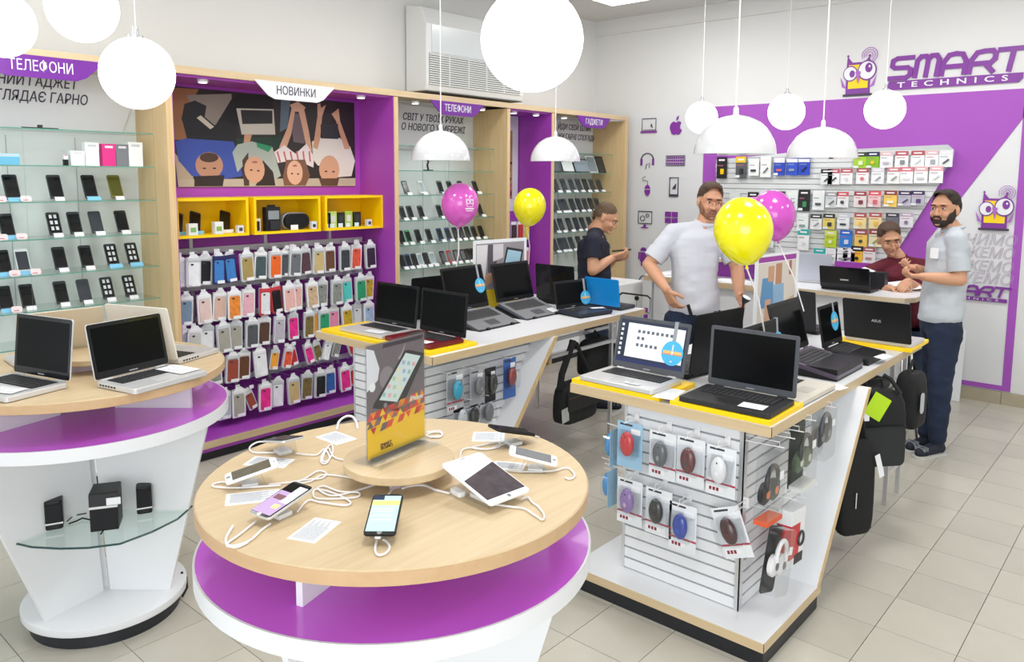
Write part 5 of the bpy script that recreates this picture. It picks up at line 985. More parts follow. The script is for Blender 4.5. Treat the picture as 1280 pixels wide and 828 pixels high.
for px, py_, X in ((768, 560, -1.87), (765, 610, -1.87)):
    p = ATX(px, py_, X); M = Matrix.Translation((-1.87, p.y, p.z)) @ Matrix.Rotation(-math.pi/2, 4, 'Z') @ Matrix.Rotation(math.pi/2, 4, 'X')
    mouse_pack('blue-carded pack seen edge-on on the left side of the right table, %s' % ('upper' if py_ < 580 else 'lower'), M, '2a8ac8', None, '9cc4de', False, w=.075, h=.17)
    MB().tube([(-1.81, p.y, p.z+.1), (-1.91, p.y, p.z+.104)], .0025, 4).build('hook', WIRE, TA)
for px, py_ in ((757, 575), (760, 588)): p = ATX(px, py_, -1.93); MB().tube([(-1.81, p.y, p.z), (-1.95, p.y, p.z+.006)], .0022, 4).build('hook', WIRE, TA)
# right side: headphone packs
def side(x, y, z, tw=0): return Matrix.Translation((x, y, z)) @ Matrix.Rotation(math.pi/2, 4, 'Z') @ Matrix.Rotation(math.pi/2, 4, 'X') @ Matrix.Rotation(rd(tw), 4, 'Z')
def arc(cx, cy_, r, a0, a1, n=14, z=0.02, sy=1): return [(cx+r*math.cos(rd(a0+(a1-a0)*k/n)), cy_+sy*r*math.sin(rd(a0+(a1-a0)*k/n)), z) for k in range(n+1)]
def hp_pack(lab, M, w, h, card, cup, band, accent, foot=None, rot=0):
    t = thing('headphone_pack', lab, 'headphone pack', M=M, group='packed headphones on hooks')
    if card: MB().rrect(w, h, .02, -.004, 0, k=3).build('card', K(card, .45), t)
    MB().tube(arc(0, h*.08, w*.36, -20, 200, 16, .035, 1.2), .009, 8).build('headband', K(band, .35), t, True)
    for s in (-1, 1): MB().lathe([(.012, .0), (.042, .004), (.044, .018), (.030, .028)], 20, (s*w*.27, -h*.06, .01)).build('ear_cup', K(cup, .4), t, True); MB().disc(.016, .0385, .0395, (s*w*.27, -h*.06), 16).build('cup_accent', K(accent, .3), t)
    MB().rrect(w, h*.98, .025, 0, .055, k=4).build('blister', CLEAR, t)
    if foot: MB().box(-w/2+.005, w/2-.005, -h/2+.004, -h/2+.022, 0, .0555).build('foot_print', K(foot, .5), t)
    MB().box(w*.1, w*.34, h*.12, h*.24, .0562, .057).build('price_label', PAPER, t)
hp_pack('clear pack with black and orange headphones, nearest on the right side of the right table', side(-1.165, 2.80, .665, -4), .15, .27, None, '26272a', '1a1b1e', 'e0742a', 'd9582c')
hp_pack('green and black headphone pack, second on the right side of the right table', side(-1.165, 3.13, .70), .16, .27, '2a3328', '4a5a42', '23261f', 'c9d0c0', 'dfe0dc')
hp_pack('grey headphone pack, farthest on the right side of the right table', side(-1.17, 3.37, .74), .15, .23, 'cfd2d4', '3a3c40', '55585e', '8a8d92')
hp_pack('black pack with white headphones low on the right side of the right table', side(-1.15, 2.88, .345, -18), .14, .26, '2a2c30', 'e8e8ea', 'f0f0f0', '55585e')
t = thing('product_box', 'red and white headphone box low on the right side of the right table', 'box', M=side(-1.165, 3.10, .36, -6), group='boxes on hooks'); MB().box(-.075, .075, -.115, .12, -.03, .03).build('carton', K('eceef0', .4), t, bevel=.002); MB().box(-.0755, .02, -.08, .06, -.031, .031).build('red_panel', K('c8202c', .4), t); MB().tube(arc(.035, -.01, .028, 0, 360, 16, .032), .006, 6).build('printed_headphone', K('2a2a2c', .4), t); MB().box(-.02, .07, -.11, -.07, .0305, .0315).build('print_block', K('26262a', .5), t)
for y, z in ((2.83, .815), (2.93, .825), (3.15, .845), (3.38, .85), (3.02, .83), (2.90, .53), (3.08, .54), (3.2, .56), (2.96, .57)): MB().tube([(-1.26, y, z), (-1.10, y, z+.006)], .0022, 4).tube([(-1.26, y, z+.022), (-1.12, y, z+.024), (-1.12, y, z+.006)], .0016, 4).build('hook', WIRE, TA)
# table B packs (side facing the camera)
def sideB(x, y, z, tw=0): return Matrix.Translation((x, y, z)) @ Matrix.Rotation(math.pi/2, 4, 'Z') @ Matrix.Rotation(math.pi/2, 4, 'X') @ Matrix.Rotation(rd(tw), 4, 'Z')
XBK = -2.975
def byz(px, py_): p = ATX(px, py_, XBK); return p.y, p.z
y, z = byz(569, 490); mouse_pack('turquoise mouse on red and grey card on the left laptop table', sideB(XBK, y, z), '1aa3c4', None, 'b9bcc0', True, w=.13, h=.24)
y, z = byz(596, 485); mouse_pack('silver and black mouse pack, middle of the left laptop table side', sideB(XBK, y, z), '6a6c70', '9a9ca0', 'a9abb0', False, w=.11, h=.21)
y, z = byz(613, 481); mouse_pack('black mouse pack beside the silver one on the left laptop table', sideB(XBK, y, z), '17181a', '55575c', '222326', False, w=.09, h=.2)
y, z = byz(637, 473); mouse_pack('blue pack with a red and black mouse, right end of the left laptop table side', sideB(XBK, y, z), '8a1a22', '2a2a2e', '3a62a8', False, w=.11, h=.24)
for k, (px, py_, c, nm) in enumerate([(590, 517, '2a2b2e', 'black'), (575, 520, 'c9ccd0', 'pale'), (608, 512, '6a6d72', 'grey')]):
    y, z = byz(px, py_); mouse_pack('%s pack in the lower row on the side of the left laptop table' % nm, sideB(XBK, y, z-.02), c, None, 'b9bcc2', False, w=.10, h=.13)
for px, py_ in ((560, 468), (590, 462), (607, 458), (636, 448), (585, 500), (607, 495)): y, z = byz(px, py_); MB().tube([(-3.05, y, z), (-2.95, y, z+.005)], .0022, 4).build('hook', WIRE, TB)

# ================= BAGS =================
def bag(name, lab, M, w, h, d, col, seed=0, strap=None, extras=()):
    t = thing(name, lab, 'bag', M=M, group='black bags hanging on the racks')
    q = MB(); prof = [(0, .93), (.15, 1.0), (.5, 1.0), (.85, .95), (1, .70)]
    n = 20; vs = []
    for zf, k in prof:
        for i in range(n):
            a = 2*math.pi*i/n; cx, sx_ = math.cos(a), math.sin(a); ex_ = .45
            vs.append((w/2*k*math.copysign(abs(cx)**ex_, cx), d/2*k*math.copysign(abs(sx_)**ex_, sx_), h*zf))
    fs = [(r*n+i, r*n+(i+1) % n, (r+1)*n+(i+1) % n, (r+1)*n+i) for r in range(len(prof)-1) for i in range(n)]+[tuple(range(n))[::-1], tuple(range((len(prof)-1)*n, len(prof)*n))]
    q.add(vs, fs); o = q.build('body', K(col, .8, bump=.4, noise=.3, nscale=14.), t, True); sb = o.modifiers.new('soft', 'SUBSURF'); sb.levels = sb.render_levels = 1
    return t
FAB = K('17181a', .85); FAB2 = K('26272a', .8)
p = Vector((-1.07, 4.12, .42)); t = bag('backpack', 'dark grey backpack with lime green tag under the right table', Matrix.Translation((-1.14, 4.07, .40)) @ Matrix.Rotation(rd(50), 4, 'Z'), .31, .40, .15, '151618')
MB().rrect(.24, .2, .03, -.095, -.075, (0, .12), 'y', 4).build('front_pocket', FAB2, t, bevel=.008); MB().tube([(-.12, -.096, .22), (0, -.098, .225), (.12, -.096, .22)], .003, 5).build('zip', FAB, t)
for s in (-1, 1): MB().tube([(s*.09, -.07, .38), (s*.07, -.02, .44), (s*.04, 0, .46)], .012, 6).build('strap', FAB, t)
MB().tube([(-.04, 0, .40), (-.03, 0, .44), (.03, 0, .44), (.04, 0, .40)], .007, 6).build('handle', FAB, t)
MB(frame((-.05, -.10, .33), (.85, 0, -.5), (.5, 0, .85))).rrect(.10, .12, .004, -.001, .001).build('lime_tag', K('b4dc1e', .5), t); MB().box(-.14, -.09, -.1, -.098, .26, .30).build('price_label', PAPER, t)
t = bag('long_bag', 'long narrow black bag hanging behind the slanted panel of the right table', Matrix.Translation((-1.15, 3.87, .09)) @ Matrix.Rotation(rd(60), 4, 'Z'), .20, .50, .08, '111214'); MB().tube([(-.05, 0, .48), (-.02, 0, .6), (.02, 0, .6), (.05, 0, .48)], .007, 6).build('handle', FAB, t)
MB().tube([(-.03, -.045, .16), (-.03, -.046, .24)], .003, 5).build('zip_pull', CHROME, t); MB(frame((.10, -.045, .36), (.3, 0, -.9), (.9, 0, .3))).box(-.06, .06, -.015, .015, 0, .001).build('hang_tag', PAPER, t)
t = bag('camera_bag', 'small black bag with white tag on the rack end of the right table', Matrix.Translation((-1.08, 4.50, .50)) @ Matrix.Rotation(rd(85), 4, 'Z'), .19, .32, .13, '121315'); MB(frame((-.05, -.075, .16), (1, 0, 0), (0, 0, 1))).rrect(.05, .11, .02, 0, .003).build('white_tag', K('b9bcc0', .5), t); MB().tube([(-.06, 0, .3), (0, 0, .37), (.06, 0, .3)], .008, 6).build('strap', FAB, t)
t = bag('laptop_sleeve', 'flat black sleeve lying on the rack under the right table', Matrix.Translation((-1.22, 4.12, .785)) @ Matrix.Rotation(rd(90), 4, 'Z') @ Matrix.Rotation(rd(8), 4, 'X'), .36, .035, .22, '161719')
t = bag('messenger_bag', 'black messenger bag hanging under the far half of the left laptop table', Matrix.Translation((-2.985, 4.06, .235)) @ Matrix.Rotation(rd(90), 4, 'Z'), .38, .28, .14, '1a1b1c')
MB().rrect(.36, .17, .02, -.085, -.07, (0, .19), 'y', 3).build('flap', K('1f1e1e', .6), t, bevel=.006); MB().box(-.18, .18, -.088, -.085, .195, .20).build('brown_piping', K('5a4636', .6), t)
MB().tube([(-.17, 0, .24), (-.15, 0, .34), (-.06, -.01, .52), (-.05, -.01, .55)], .022, 8).build('shoulder_strap', FAB, t); MB().tube([(.17, 0, .24), (.1, 0, .36), (-.02, -.01, .52)], .02, 8).build('shoulder_strap', FAB, t)
MB(frame((-.20, -.07, .09), (1, 0, .1), (0, 0, 1))).box(-.035, .035, -.04, .05, 0, .004).build('patterned_tag', K('b9bbb9', .5, noise=.5, nscale=60.), t)
for k, (y, z, w) in enumerate([(4.38, .60, .34), (4.55, .52, .30)]):
    t = bag('laptop_bag', 'black bag on the rack under the left laptop table, %s one' % ['nearer', 'farther'][k], Matrix.Translation((-3.06, y, z-.12)) @ Matrix.Rotation(rd(90), 4, 'Z'), w, .26, .1, '141517'); MB().tube([(-.06, 0, .25), (0, 0, .30), (.06, 0, .25)], .008, 6).build('handle', FAB, t)
# ================= BALLOONS =================
def balloon(lab, px, py_, w, r, col, tail, rot=0):
    c = AT(px, py_, w); t = thing('balloon', lab, 'balloon', c, group='latex balloons tied to the tables')
    prof = []
    for k in range(25):
        a = math.pi*k/24; rr_ = r*math.sin(a); zz_ = -r*math.cos(a)*1.12
        if zz_ < 0: rr_ *= 1-.18*(zz_/(-r*1.12))**2; zz_ *= 1.12
        prof.append((max(rr_, .004 if k == 0 else 1e-4), zz_))
    mm = mat('balloon_'+col, hexc(col), .18, coat=.5); b = mm.node_tree.nodes['Principled BSDF']; b.inputs['Subsurface Weight'].default_value = .0
    body = MB(Matrix.Rotation(rd(rot), 4, 'Y')).lathe(prof, 40).build('skin', mm, t, True)
    kz = prof[0][1]; MB(Matrix.Rotation(rd(rot), 4, 'Y')).lathe([(.010, kz-.014), (.005, kz-.006), (.006, kz+.004)], 12).build('knot', mm, t, True)
    e = Vector(tail)-c; k0 = Matrix.Rotation(rd(rot), 3, 'Y') @ Vector((0, 0, kz-.012)); mid = (k0+e)/2+Vector((.01, .01, 0)); MB().tube([k0, mid, e], .0035, 5).build('ribbon', WIRE, t)
    return t, prof
B1_, _p = balloon('pink balloon with white owl print above the left laptop table', 575, 255, 5.1, .122, 'd85cc0', (-3.60, 3.56, 1.20), 6)
balloon('yellow balloon in front of the narrow purple bay', 662, 258, 5.8, .122, 'f4e800', (-3.78, 4.52, 1.18), 8)
balloon('large yellow balloon in front of the man in the white polo shirt', 929, 287, 3.4, .126, 'f4ec00', (-1.42, 3.35, 1.15), -8)
balloon('pink balloon behind the large yellow balloon on the right', 966, 268, 4.5, .125, 'cf52c0', (-1.60, 4.30, 1.1), -14)
balloon('pink balloon mostly hidden behind the large yellow balloon', 940, 274, 4.75, .12, 'd05cc0', (-1.78, 4.40, 1.1), 0)
# white print on the pink balloon
fwv = (C0-B1_.location).normalized(); exb = Vector((-fwv.y, fwv.x, 0)).normalized()
def onball(u, v):
    a = .55+u; d = (fwv*math.cos(a)+exb*math.sin(a))*math.cos(v)+Vector((0, 0, math.sin(v))); return d*.1245*Vector((1, 1, 1)).length/math.sqrt(3)
def bstroke(pts, r=.0016): MB().tube([onball(*p)*1.0 for p in pts], r, 4).build('white_print', K('f3e3f2', .5), B1_)
for cx_ in (-.11, .11): bstroke([(cx_+.09*math.cos(a), .1+.10*math.sin(a)) for a in [2*math.pi*k/12 for k in range(13)]], .0028)
bstroke([(-.22, .25), (-.2, .0), (-.16, -.15), (.16, -.15), (.2, 0), (.22, .25), (0, .2), (-.22, .25)], .0025); bstroke([(-.25, -.25), (.25, -.25)], .006); bstroke([(-.22, -.36), (.22, -.36)], .004); bstroke([(0, .3), (.0, .42)], .004)
# ================= STANDING POSTERS ON THE TABLES =================
def photo_stand(lab, M, w, h):
    t = thing('photo_stand', lab, 'sign holder', M=M, group='upright photo stands'); MB().rrect(w+.02, h+.02, .012, -.004, 0, (w/2, h/2), k=3).build('panel', K('eceef0', .35), t); MB().box(0, w, -.005, .0, -.05, .05).build('foot', CLEAR, t); return t
pA, pB = AT(946, 425, 4.15), AT(1003, 412, 4.5)
TL_, TR_ = AT(946, 322, 4.3), AT(998, 316, 4.62); a0 = Vector((TL_.x, TL_.y, .905)); Wd, Hd = (Vector((TR_.x, TR_.y))-Vector((TL_.x, TL_.y))).length, TL_.z-.905
t = photo_stand('white stand with photo of a couple, between laptops on the right table', frame(a0, (TR_.x-TL_.x, TR_.y-TL_.y, 0), (0, 0, 1)), Wd, Hd)
def sp_(t, pts, c, nm, k=1, W=1, Hh=1): MB().prism([(x*W, y*Hh) for x, y in pts], 0, .0005*k).build(nm, K(c, .5), t)
sp_(t, [(.05, .93), (.95, .93), (.95, .99), (.05, .99)], '9c3a9c', 'purple_header', 1, Wd, Hd); sp_(t, [(.05, .05), (.95, .05), (.95, .92), (.05, .92)], 'd8cfc4', 'photo', 1, Wd, Hd)
sp_(t, [(.1, .4), (.42, .42), (.4, .75), (.15, .75)], '5f93c0', 'blue_shirt', 2, Wd, Hd); sp_(t, [(.4, .2), (.68, .25), (.66, .66), (.42, .66)], '8fb2d0', 'light_shirt', 3, Wd, Hd); sp_(t, [(.28, .7), (.42, .7), (.42, .88), (.28, .88)], 'c89878', 'face', 3, Wd, Hd); sp_(t, [(.46, .66), (.6, .66), (.6, .9), (.46, .9)], 'b98868', 'face', 4, Wd, Hd); sp_(t, [(.22, .2), (.34, .2), (.36, .5), (.22, .5)], 'd0a488', 'arm', 4, Wd, Hd); sp_(t, [(.7, .25), (.92, .3), (.92, .5), (.72, .45)], 'c9a68a', 'box_shape', 2, Wd, Hd); sp_(t, [(.78, .75), (.84, .75), (.84, .92), (.78, .92)], 'a0685a', 'lamp_shape', 2, Wd, Hd)
TL_, TR_ = AT(593, 303, 5.33), AT(657, 297, 5.66); b0 = Vector((TL_.x, TL_.y, .905)); Wd, Hd = (Vector((TR_.x, TR_.y))-Vector((TL_.x, TL_.y))).length, TL_.z-.905
t = photo_stand('photo stand showing a laptop on a lap, on the left laptop table', frame(b0, (TR_.x-TL_.x, TR_.y-TL_.y, 0), (0, 0, 1)), Wd, Hd)
sp_(t, [(.03, .3), (.97, .3), (.97, .97), (.03, .97)], '9a9398', 'photo', 1, Wd, Hd); sp_(t, [(.03, .03), (.97, .03), (.97, .3), (.03, .3)], 'e8c62a', 'yellow_field', 1, Wd, Hd); sp_(t, [(.04, .4), (.2, .45), (.25, .95), (.04, .95)], 'e2dfe0', 'sofa', 2, Wd, Hd); sp_(t, [(.25, .55), (.4, .5), (.45, .95), (.25, .95)], '5a5660', 'leg_dark', 2, Wd, Hd); sp_(t, [(.35, .7), (.55, .75), (.55, .95), (.35, .95)], 'd8d4d8', 'cloth', 3, Wd, Hd); sp_(t, [(.2, .35), (.55, .5), (.5, .62), (.2, .5)], 'cf9f80', 'hand', 4, Wd, Hd); sp_(t, [(.52, .52), (.86, .46), (.95, .84), (.62, .9)], '26282c', 'laptop', 5, Wd, Hd); sp_(t, [(.55, .55), (.84, .5), (.91, .81), (.64, .86)], 'a9cfe0', 'laptop_screen', 6, Wd, Hd); sp_(t, [(.5, .46), (.85, .38), (.86, .46), (.52, .54)], 'c9cbd0', 'laptop_deck', 5, Wd, Hd)
# ================= COUNTERS AT THE BACK =================
ct = thing('service_counter', 'white service counter with pale wood edge behind the man in the white polo', 'counter', (0, 0, 0))
MB().box(-3.55, -2.53, 5.80, 6.25, .955, 1.0).build('top', WHITE, ct); MB().box(-3.55, -2.53, 5.795, 5.80, .955, .999).build('top_edge', OAK, ct); MB().box(-3.50, -2.56, 5.85, 6.2, 0, .955).build('body', WHITE, ct)
MB().box(-3.50, -3.48, 5.848, 5.85, 0, .95).build('panel_joint', GRV, ct)
MB().box(-3.25, -2.60, 6.18, 6.21, 1.0, 1.14).build('purple_upstand', PURP, ct); MB().box(-3.25, -2.60, 6.02, 6.3, 1.14, 1.165).build('upper_shelf', WHITE, ct); MB().box(-3.25, -2.60, 6.015, 6.02, 1.14, 1.165).build('shelf_edge', OAK, ct); MB().box(-2.60, -2.55, 6.02, 6.3, 1.0, 1.165).build('end_post', WHITE, ct)
c2 = thing('service_desk', 'white rounded-corner desk with wood edge in front of the seated man', 'desk', (0, 0, 0))
dk = [(-2.52, 5.90), (-1.58, 5.90), (-1.50, 5.92), (-1.45, 6.0), (-1.45, 6.35), (-2.52, 6.35)]
MB().prism(dk, .965, 1.0).build('top', WHITE, c2); MB().prism([(-2.52, 5.896), (-1.58, 5.896), (-1.497, 5.916), (-1.446, 5.998), (-1.446, 6.35), (-1.452, 6.35), (-1.455, 6.01), (-1.50, 5.93), (-1.58, 5.905), (-2.52, 5.905)], .966, .998).build('top_edge', K('cdbb9c', .45), c2); MB().box(-2.48, -1.56, 5.96, 5.98, 0, .965).build('front_panel', WHITE, c2); MB().box(-1.58, -1.56, 5.98, 6.3, 0, .965).build('end_panel', WHITE, c2); MB().box(-2.48, -2.46, 5.98, 6.3, 0, .965).build('end_panel', WHITE, c2)
MB().box(-3.70, -1.55, 7.0, 7.36, .80, .83).build('back_shelf', WHITE, c2); MB().box(-2.35, -1.6, 6.98, 7.0, 1.06, 1.12).build('purple_strip', PURP, c2); 
t = thing('card_terminal', 'grey and white card payment terminal on the counter', 'card terminal', (-3.13, 5.93, 1.0), rd(10)); MB().rrect(.10, .09, .02, 0, .035).build('body', K('c9ccd0', .4), t, bevel=.006); MB().rrect(.09, .08, .02, .035, .05, (-.0, .0)).build('paper_cover', K('dfe1e4', .35), t, bevel=.006); MB().rrect(.07, .08, .015, .0, .045, (.085, .0)).build('keypad', K('2b2f30', .4), t, bevel=.006)
t = thing('paper_stack', 'loose white papers on the counter beside the payment terminal', 'papers', (-2.80, 5.95, 1.0)); MB().box(-.13, .13, -.09, .09, 0, .004).build('sheet', PAPER, t); MB(Matrix.Rotation(.3, 4, 'Z')).box(-.12, .1, -.07, .08, .004, .008).build('sheet', PAPER, t)
t = thing('paper_stack', 'white papers at the left end of the counter behind the man in the white polo', 'papers', (-3.45, 5.93, 1.0)); MB(Matrix.Rotation(-.2, 4, 'Z')).box(-.1, .1, -.07, .07, 0, .012).build('sheet', PAPER, t)
LAPS['C1'] = (-1.93, 5.99, 1.022, 180, .36, .22, .17, 16, 0); R['C1'] = laptop('C1', 'glossy black laptop seen from behind on the desk of the seated man', BLACK, GLOSSB)
LAPS['C2'] = (-2.27, 6.28, 1.022, 181, .28, .1, .22, 5, 0); R['C2'] = laptop('C2', 'silver laptop seen from behind on the desk behind the photo stand', SILV, mat('lid_silverblue', hexc('c3c6d2'), .3, metal=.2))
t, LM, S, (w, d, L) = R['C1']; MB(LM).box(-.03, .03, L*.38, L*.44, -.0078, -.007).build('lid_badge', SILV, t)
t = thing('keyboard_tray', 'dark flat tray with papers behind the glossy black laptop', 'tray', (-1.93, 6.30, 1.0)); MB().box(-.2, .2, -.05, .04, 0, .13).build('body', K('1c1c20', .5), t); MB(Matrix.Rotation(.3, 4, 'Y')).box(-.02, .1, -.04, .04, .15, .156).build('paper', PAPER, t)
# printer stand beyond the left table
t = thing('printer', 'big white printer with wire tray beyond the blue laptop', 'printer', (-3.85, 5.75, 0)); MB().rrect(.42, .40, .03, .62, .93).build('body', K('e3e5e4', .4), t, bevel=.012); MB().box(-.21, .21, -.205, -.20, .80, .81).build('lid_seam', GRV, t); MB().box(-.20, .20, -.20, .20, 0, .62).build('cabinet', WHITE, t)
t2_ = thing('wire_basket', 'chrome wire basket with dark frame beside the white printer', 'basket', (-3.42, 5.45, 0)); 
for a in (-.15, .15): MB().tube([(a, 0, .0), (a, 0, .86)], .008, 6).build('leg', CHROME, t2_)
MB().tube([(-.15, 0, .86), (-.12, 0, .88), (.12, 0, .88), (.15, 0, .86)], .008, 6).build('top_bar', K('2f3033', .4), t2_); MB().tube([(-.15, 0, .76), (.15, 0, .74)], .004, 5).build('bar', CHROME, t2_); MB().tube([(.02, 0, .84), (.02, 0, .70)], .006, 6).build('knob_rod', CHROME, t2_); MB().ball((.02, 0, .85), .02).build('knob', BLACK, t2_, True)
one('leaning_board', MB().box(0, .24, -.014, .0, 0, .60), 'white board leaning on the wall behind the man in the grey polo', 'board', None, K('e6e9ea', .4), (-1.60, 7.22, 0), 0).rotation_euler = (rd(-8), 0, 0)
# chair legs beyond the right table
t = thing('bar_stool', 'chrome tubular stool behind the far end of the right table', 'stool', (-1.50, 5.62, 0))
for sx_ in (-1, 1):
    for sy_ in (-1, 1): MB().tube([(sx_*.11, sy_*.11, .72), (sx_*.13, sy_*.13, .35), (sx_*.17, sy_*.17, 0)], .011, 8).build('leg', CHROME, t)
MB().tube([(.13*math.cos(a), .13*math.sin(a), .35) for a in [2*math.pi*k/20 for k in range(20)]], .008, 6, True).build('foot_ring', CHROME, t); MB().lathe([(.15, .72), (.165, .74), (.16, .77), (.05, .78)], 24).build('seat', K('dfe1e3', .4), t, True)

p = AT(930, 374, 4.35); t = thing('desk_lamp', 'small black clip with white round top behind the open black laptop', 'clip lamp', (p.x, p.y, .90)); hz = p.z-.90
MB().lathe([(.03, 0), (.03, .01), (.008, .014)], 16).build('foot', BLACK, t); MB().tube([(0, 0, .01), (-.01, 0, hz*.7), (.0, 0, hz)], .006, 6).build('stalk', BLACK, t); MB(Matrix.Translation((.01, 0, hz)) @ Matrix.Rotation(.5, 4, 'Y')).lathe([(.008, -.03), (.024, .0), (.025, .010)], 20).build('shade', BLACK, t, True); MB(Matrix.Translation((.01, 0, hz)) @ Matrix.Rotation(.5, 4, 'Y')).disc(.023, .010, .013).build('white_disc', PAPER, t)
# ================= PEOPLE =================
from mathutils import noise as mnoise
SKIN = mat('skin', hexc('cc9878'), .55, noise=.05, nscale=25); SKIN.node_tree.nodes['Principled BSDF'].inputs['Subsurface Weight'].default_value = .08
HAIRD = mat('hair_dark', hexc('2e221b'), .75, noise=.3, nscale=90, bump=.4); HAIRB = mat('hair_brown', hexc('4c382a'), .75, noise=.3, nscale=90, bump=.4); HAIRL = mat('hair_light', hexc('5e4a38'), .8, noise=.3, nscale=90)
EYEW = mat('eye_white', (.75, .73, .71), .25); IRIS = mat('iris', hexc('3a2c22'), .2); LIP = mat('lips', hexc('b5706a'), .5); BROW = mat('brow', hexc('33251c'), .8)
class Org:
    def __init__(s): s.b = MB()
    def cap(s, p, r1, q, r2, n=14):
        p, q = Vector(p), Vector(q); d = q-p; L = d.length
        if L < 1e-5: s.b.ball(p, r1); return s
        t = d/L; u = t.orthogonal().normalized(); w = t.cross(u); prof = []
        for k in range(5): a = math.pi/2*k/4; prof.append((-r1*math.cos(a), max(r1*math.sin(a), 1e-4)))
        for k in range(1, 4): prof.append((L*k/4, r1+(r2-r1)*k/4))
        for k in range(5): a = math.pi/2*k/4; prof.append((L+r2*math.sin(a), max(r2*math.cos(a), 1e-4)))
        vs = [p+t*z+(u*math.cos(2*math.pi*i/n)+w*math.sin(2*math.pi*i/n))*r for z, r in prof for i in range(n)]
        m = len(prof); s.b.add(vs, [(k*n+i, k*n+(i+1) % n, (k+1)*n+(i+1) % n, (k+1)*n+i) for k in range(m-1) for i in range(n)]+[tuple(range(n))[::-1], tuple(range((m-1)*n, m*n))]); return s
    def ell(s, M, c, r, n=18, m=12):
        o = s.b.T; s.b.T = M @ Matrix.Translation(c) @ Matrix.Diagonal((r[0], r[1], r[2], 1)); s.b.ball((0, 0, 0), 1, n=n, m=m); s.b.T = o; return s
    def build(s, name, m, parent, voxel=.008, sm=6, wr=0., wf=9., cut=None):
        me = s.b.mesh(name); o = bpy.data.objects.new(name, me); COL.objects.link(o)
        r = o.modifiers.new('r', 'REMESH'); r.mode = 'VOXEL'; r.voxel_size = voxel; r.adaptivity = 0
        k = o.modifiers.new('s', 'SMOOTH'); k.iterations = sm; k.factor = .5
        bpy.context.view_layer.update(); m2 = bpy.data.meshes.new_from_object(o.evaluated_get(bpy.context.evaluated_depsgraph_get())); bpy.data.objects.remove(o); m2.name = name
        if wr:
            nn = [v.normal.copy() for v in m2.vertices]
            for v, n_ in zip(m2.vertices, nn):
                c = v.co; d = mnoise.noise(Vector((c.x*wf, c.y*wf, c.z*wf*2.2)))+.5*mnoise.noise(Vector((c.x*wf*2, c.y*wf*2.4, c.z*wf*4))); v.co = c+n_*d*wr
        if cut:
            bm = bmesh.new(); bm.from_mesh(m2)
            for p, n_ in cut: bmesh.ops.bisect_plane(bm, geom=bm.verts[:]+bm.edges[:]+bm.faces[:], plane_co=p, plane_no=n_, clear_outer=True)
            bm.to_mesh(m2); bm.free()
        m2.materials.clear(); m2.materials.append(m); m2.polygons.foreach_set('use_smooth', [True]*len(m2.polygons))
        return obj(name, m2, parent, parent.matrix_world.inverted() if parent else None)
def head(o, M, s=1.):   # local: face -Y, z up, origin at head centre
    E = lambda c, r: o.ell(M, Vector(c)*s, [q*s for q in r])
    E((0, .012, .028), (.074, .093, .088)); E((0, -.018, -.030), (.060, .070, .075)); E((0, -.040, -.075), (.040, .042, .034)); E((0, -.086, -.088), (.018, .014, .014))
    E((0, -.074, .030), (.052, .017, .014)); E((0, -.098, -.014), (.0105, .016, .024)); E((0, -.106, -.030), (.014, .013, .010)); E((.011, -.098, -.033), (.008, .009, .007)); E((-.011, -.098, -.033), (.008, .009, .007))
    E((.034, -.070, -.028), (.022, .020, .022)); E((-.034, -.070, -.028), (.022, .020, .022)); E((0, -.084, -.058), (.024, .012, .010))
    for q in (-1, 1): E((q*.075, .010, -.008), (.010, .018, .030)); E((q*.066, .004, -.015), (.012, .016, .022))
